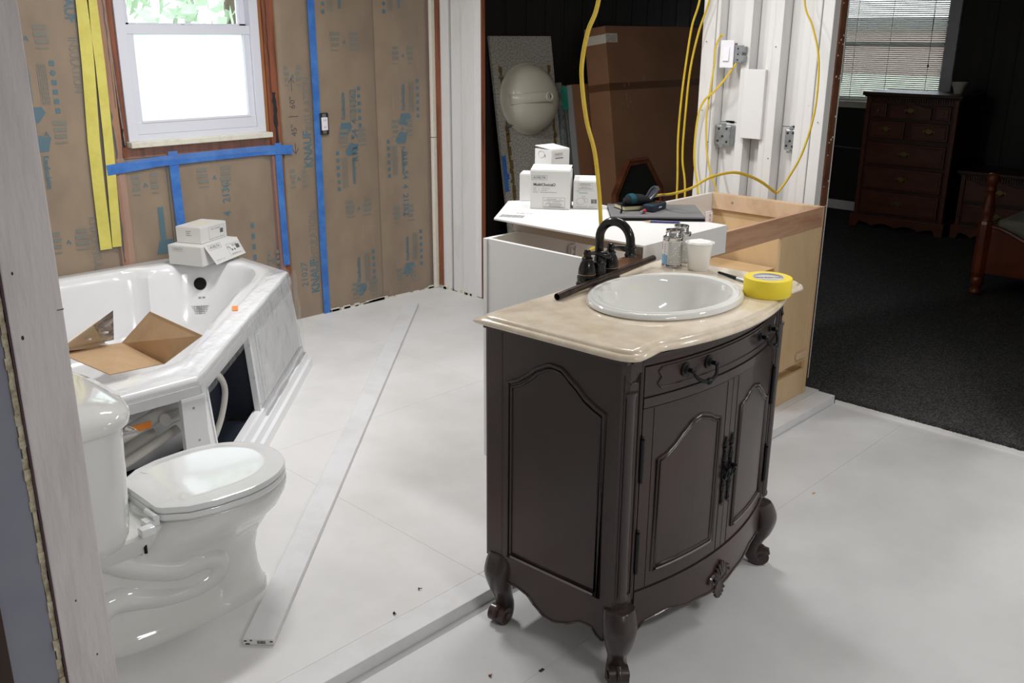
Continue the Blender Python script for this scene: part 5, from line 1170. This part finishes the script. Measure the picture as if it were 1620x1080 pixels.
# =====================================================  BEDROOM FURNITURE
def bracket_pull(parent,x,z,y=-.004,s=1):
    mb=MB(); 
    P=[(-.055,0),(-.045,.016),(-.03,.010),(-.015,.022),(0,.028),(.015,.022),(.03,.010),(.045,.016),(.055,0),(.04,-.012),(.02,-.008),(0,-.016),(-.02,-.008),(-.04,-.012)]
    mb.loft([[(x+a*s,y,z+b*s) for a,b in P],[(x+a*s*.95,y-.004,z+b*s*.95) for a,b in P]])
    mb.tube([(x-.032*s,y-.004,z),(x-.03*s,y-.02,z-.012),(x,y-.024,z-.024),(x+.03*s,y-.02,z-.012),(x+.032*s,y-.004,z)],.0045,8)
    return obj('bail_pull',mb,m_brass,parent,local=False,smooth=50)
def knob(parent,x,z): return obj('knob',MB().lathe([(.014,0),(.014,.003),(.006,.006),(.006,.014),(.012,.019),(.009,.026),(0,.028)],14,Matrix.Translation((x,-.004,z))@Matrix.Rotation(R(90),4,'X')),m_brass,parent,smooth=50)
def chest(name,label,cat,loc,W_,D_,H_,rows,split=None):
    t=thing(name,label,cat,loc,R(-90))
    obj('carcass',MB().box(.02,W_-.02,.012,D_,.10,H_-.035,b=.003),m_pined,t,local=True)
    for x in (.0,W_-.055): obj('corner_stile',MB().box(x+.01,x+.045,-.002,.03,.10,H_-.035,b=.004),m_pine,t,local=True)
    obj('top_board',MB().box(-.02,W_+.02,-.03,D_+.005,H_-.03,H_,b=.006).box(-.005,W_+.005,-.012,D_,H_-.042,H_-.03,b=.003),m_pined,t,local=True)
    n=20; foot=[]
    def ft(u): 
        c=math.cos(u*PI*6); return .022+.030*(c>-.2)*1.0*min(1,(c+.2)*1.5) if .12<u<.88 else .0
    rings=[]
    for i in range(41):
        u=i/40; x=-.012+(W_+.024)*u; z=0.0 if (u<.10 or u>.90) else .02+.03*abs(math.sin(u*PI*4)); rings.append([(x,-.02,z),(x,-.02,.10),(x,.01,.10),(x,.01,z)])
    obj('base_skirt',MB().loft(rings),m_pine,t,local=True)
    obj('base_moulding',MB().box(-.014,W_+.014,-.022,D_,.095,.115,b=.004),m_pine,t,local=True)
    sd=MB().box(-.012,.012,.01,D_,.0,.10).box(W_-.012,W_+.012,.01,D_,.0,.10); obj('side_foot',sd,m_pined,t,local=True)
    fl=MB()
    for k in range(int(W_/.022)): fl.box(.05+k*.02,.058+k*.02,-.001,.012,H_-.075,H_-.045) if .05+k*.02<W_-.06 else None
    obj('fluted_frieze',fl,m_pine,t,local=True)
    for z0,z1,parts in rows:
        for (a,b,kind) in parts:
            x0=.055+(W_-.11)*a; x1=.055+(W_-.11)*b; g=.007
            if kind=='arch':
                rings=[]
                for i in range(25):
                    u=i/24; x=x0+g+(x1-x0-2*g)*u; zt=z1-.028+.024*(.5-.5*math.cos(2*PI*u)); rings.append([(x,-.012,z0+g),(x,-.012,zt),(x,.01,zt),(x,.01,z0+g)])
                d=MB().loft(rings)
            elif kind=='dip':
                rings=[]
                for i in range(25):
                    u=i/24; x=x0+g+(x1-x0-2*g)*u; zt=z1-.006-.03*math.sin(u*PI*2)**2*(1 if .15<u<.85 else .6); rings.append([(x,-.012,z0+g),(x,-.012,zt),(x,.01,zt),(x,.01,z0+g)])
                d=MB().loft(rings)
            else: d=MB().box(x0+g,x1-g,-.008,.012,z0+g,z1-g,b=.006).box(x0+g+.018,x1-g-.018,-.013,.0,z0+g+.018,z1-g-.018,b=.004)
            dd=obj('drawer',d,m_pine,t,local=True)
            if kind=='knob': knob(dd,(x0+x1)/2,(z0+z1)/2)
            else: bracket_pull(dd,(x0+x1)/2,(z0+z1)/2+.004,y=-.013)
    return t
chest('tall_dresser','tall dark pine chest of drawers beneath the blind-covered window','dresser',(8.22,3.655,.022),.80,.50,1.17,
  [(.955,1.085,((0,.22,'knob'),(.25,.77,'arch'),(.80,1,'knob'))),(.78,.94,((0,.47,'f'),(.53,1,'f'))),(.56,.755,((0,1,'f'),)),(.345,.545,((0,1,'f'),)),(.13,.335,((0,1,'f'),))])
chest('low_dresser','low two-drawer pine nightstand between tall dresser and bed','nightstand',(8.30,2.80,.022),.66,.42,.57,
  [(.32,.50,((0,1,'dip'),)),(.13,.30,((0,1,'f'),))])
bw1=thing('white_bowl','small white flared bowl on top of the tall dresser','bowl',(8.45,2.97,1.1925))
obj('bowl_body',MB().lathe([(0,0),(.03,0),(.045,.05),(.068,.095),(.065,.095),(.04,.05),(.02,.008),(0,.006)],24),m_cream,bw1,smooth=50,local=True)
bd=thing('bed','wooden bed with turned footboard posts and bare pale mattress','bed',(6.51,1.99,.022),R(-90))
def bpost(x,y,h=1.0):
    o=obj('bed_post',MB().lathe([(.030,0),(.040,.01),(.040,.025),(.024,.045),(.030,.06),(.042,.085),(.040,.11),(.028,.125),(.034,.135)],20,Matrix.Translation((x,y,0))),m_bedw,bd,smooth=50,local=True)
    poly=lambda r,z:[(x+r*math.cos(PI/8+k*PI/4)*1.08,y+r*math.sin(PI/8+k*PI/4)*1.08,z) for k in range(8)]
    obj('post_block',MB().loft([poly(.036,.13),poly(.042,.15),poly(.042,.47),poly(.036,.49)]),m_bedw,o)
    obj('post_turning',MB().lathe([(.030,.485),(.036,.495),(.030,.51),(.038,.54),(.040,.565),(.034,.60),(.024,.65),(.022,.675),(.032,.685),(.032,.70),(.022,.715),(.030,.728),(.040,.75),(.040,.775),(.028,.795),(.0,.803)],20,Matrix.Translation((x,y,0))),m_bedw,o,smooth=50)
bpost(0,0); bpost(1.42,0)
rings=[]
for i in range(41):
    u=i/40; x=.03+1.36*u; zt=.40+.05*math.cos(u*PI*4)+(.12 if .3<u<.7 else 0)*math.sin((u-.3)/.4*PI) ; rings.append([(x,-.012,.15),(x,-.012,zt),(x,.014,zt),(x,.014,.15)])
obj('footboard',MB().loft(rings),m_bedw,bd,local=True); obj('footboard_cap',MB().tube([(r[1][0],0,r[1][2]+.004) for r in rings],.016,8),m_bedw,bd,smooth=True,local=True)
for x in (.02,1.38): obj('side_rail',MB().box(x-.012,x+.025,.03,2.02,.20,.34,b=.003),m_bedw,bd,local=True)
obj('headboard',MB().box(.0,1.42,2.0,2.03,.2,.95,b=.01),m_bedw,bd,local=True); 
for x in (0,1.42): obj('bed_post',MB().box(x-.035,x+.035,1.99,2.06,0,1.0,b=.01),m_bedw,bd,local=True)
obj('mattress',MB().box(.045,1.375,.05,1.96,.26,.50,b=.03),m_matt,bd,smooth=50,local=True)
one('folded_blanket',MB().box(7.0,7.7,.75,1.75,.524,.55,b=.01),m_navy,'dark folded blanket lying on the bare mattress','blanket',smooth=50)

# fine print, tiny marks and scattered specks are joined: too small to pick apart
for o in bpy.data.objects:
    if o.type=='MESH' and o.parent is not None and o.name.split('.')[0] in ('small_print','printing','lettering','barcode','glue_streak','scuff','label_print','paint_fleck','old_nail_mark','adhesive_smear','caulk_line','panel_groove','teal_line','fluted_frieze','end_dent','nail_hole','marker_arrow','screw_hole','line_drawing'):
        o['kind']='stuff'
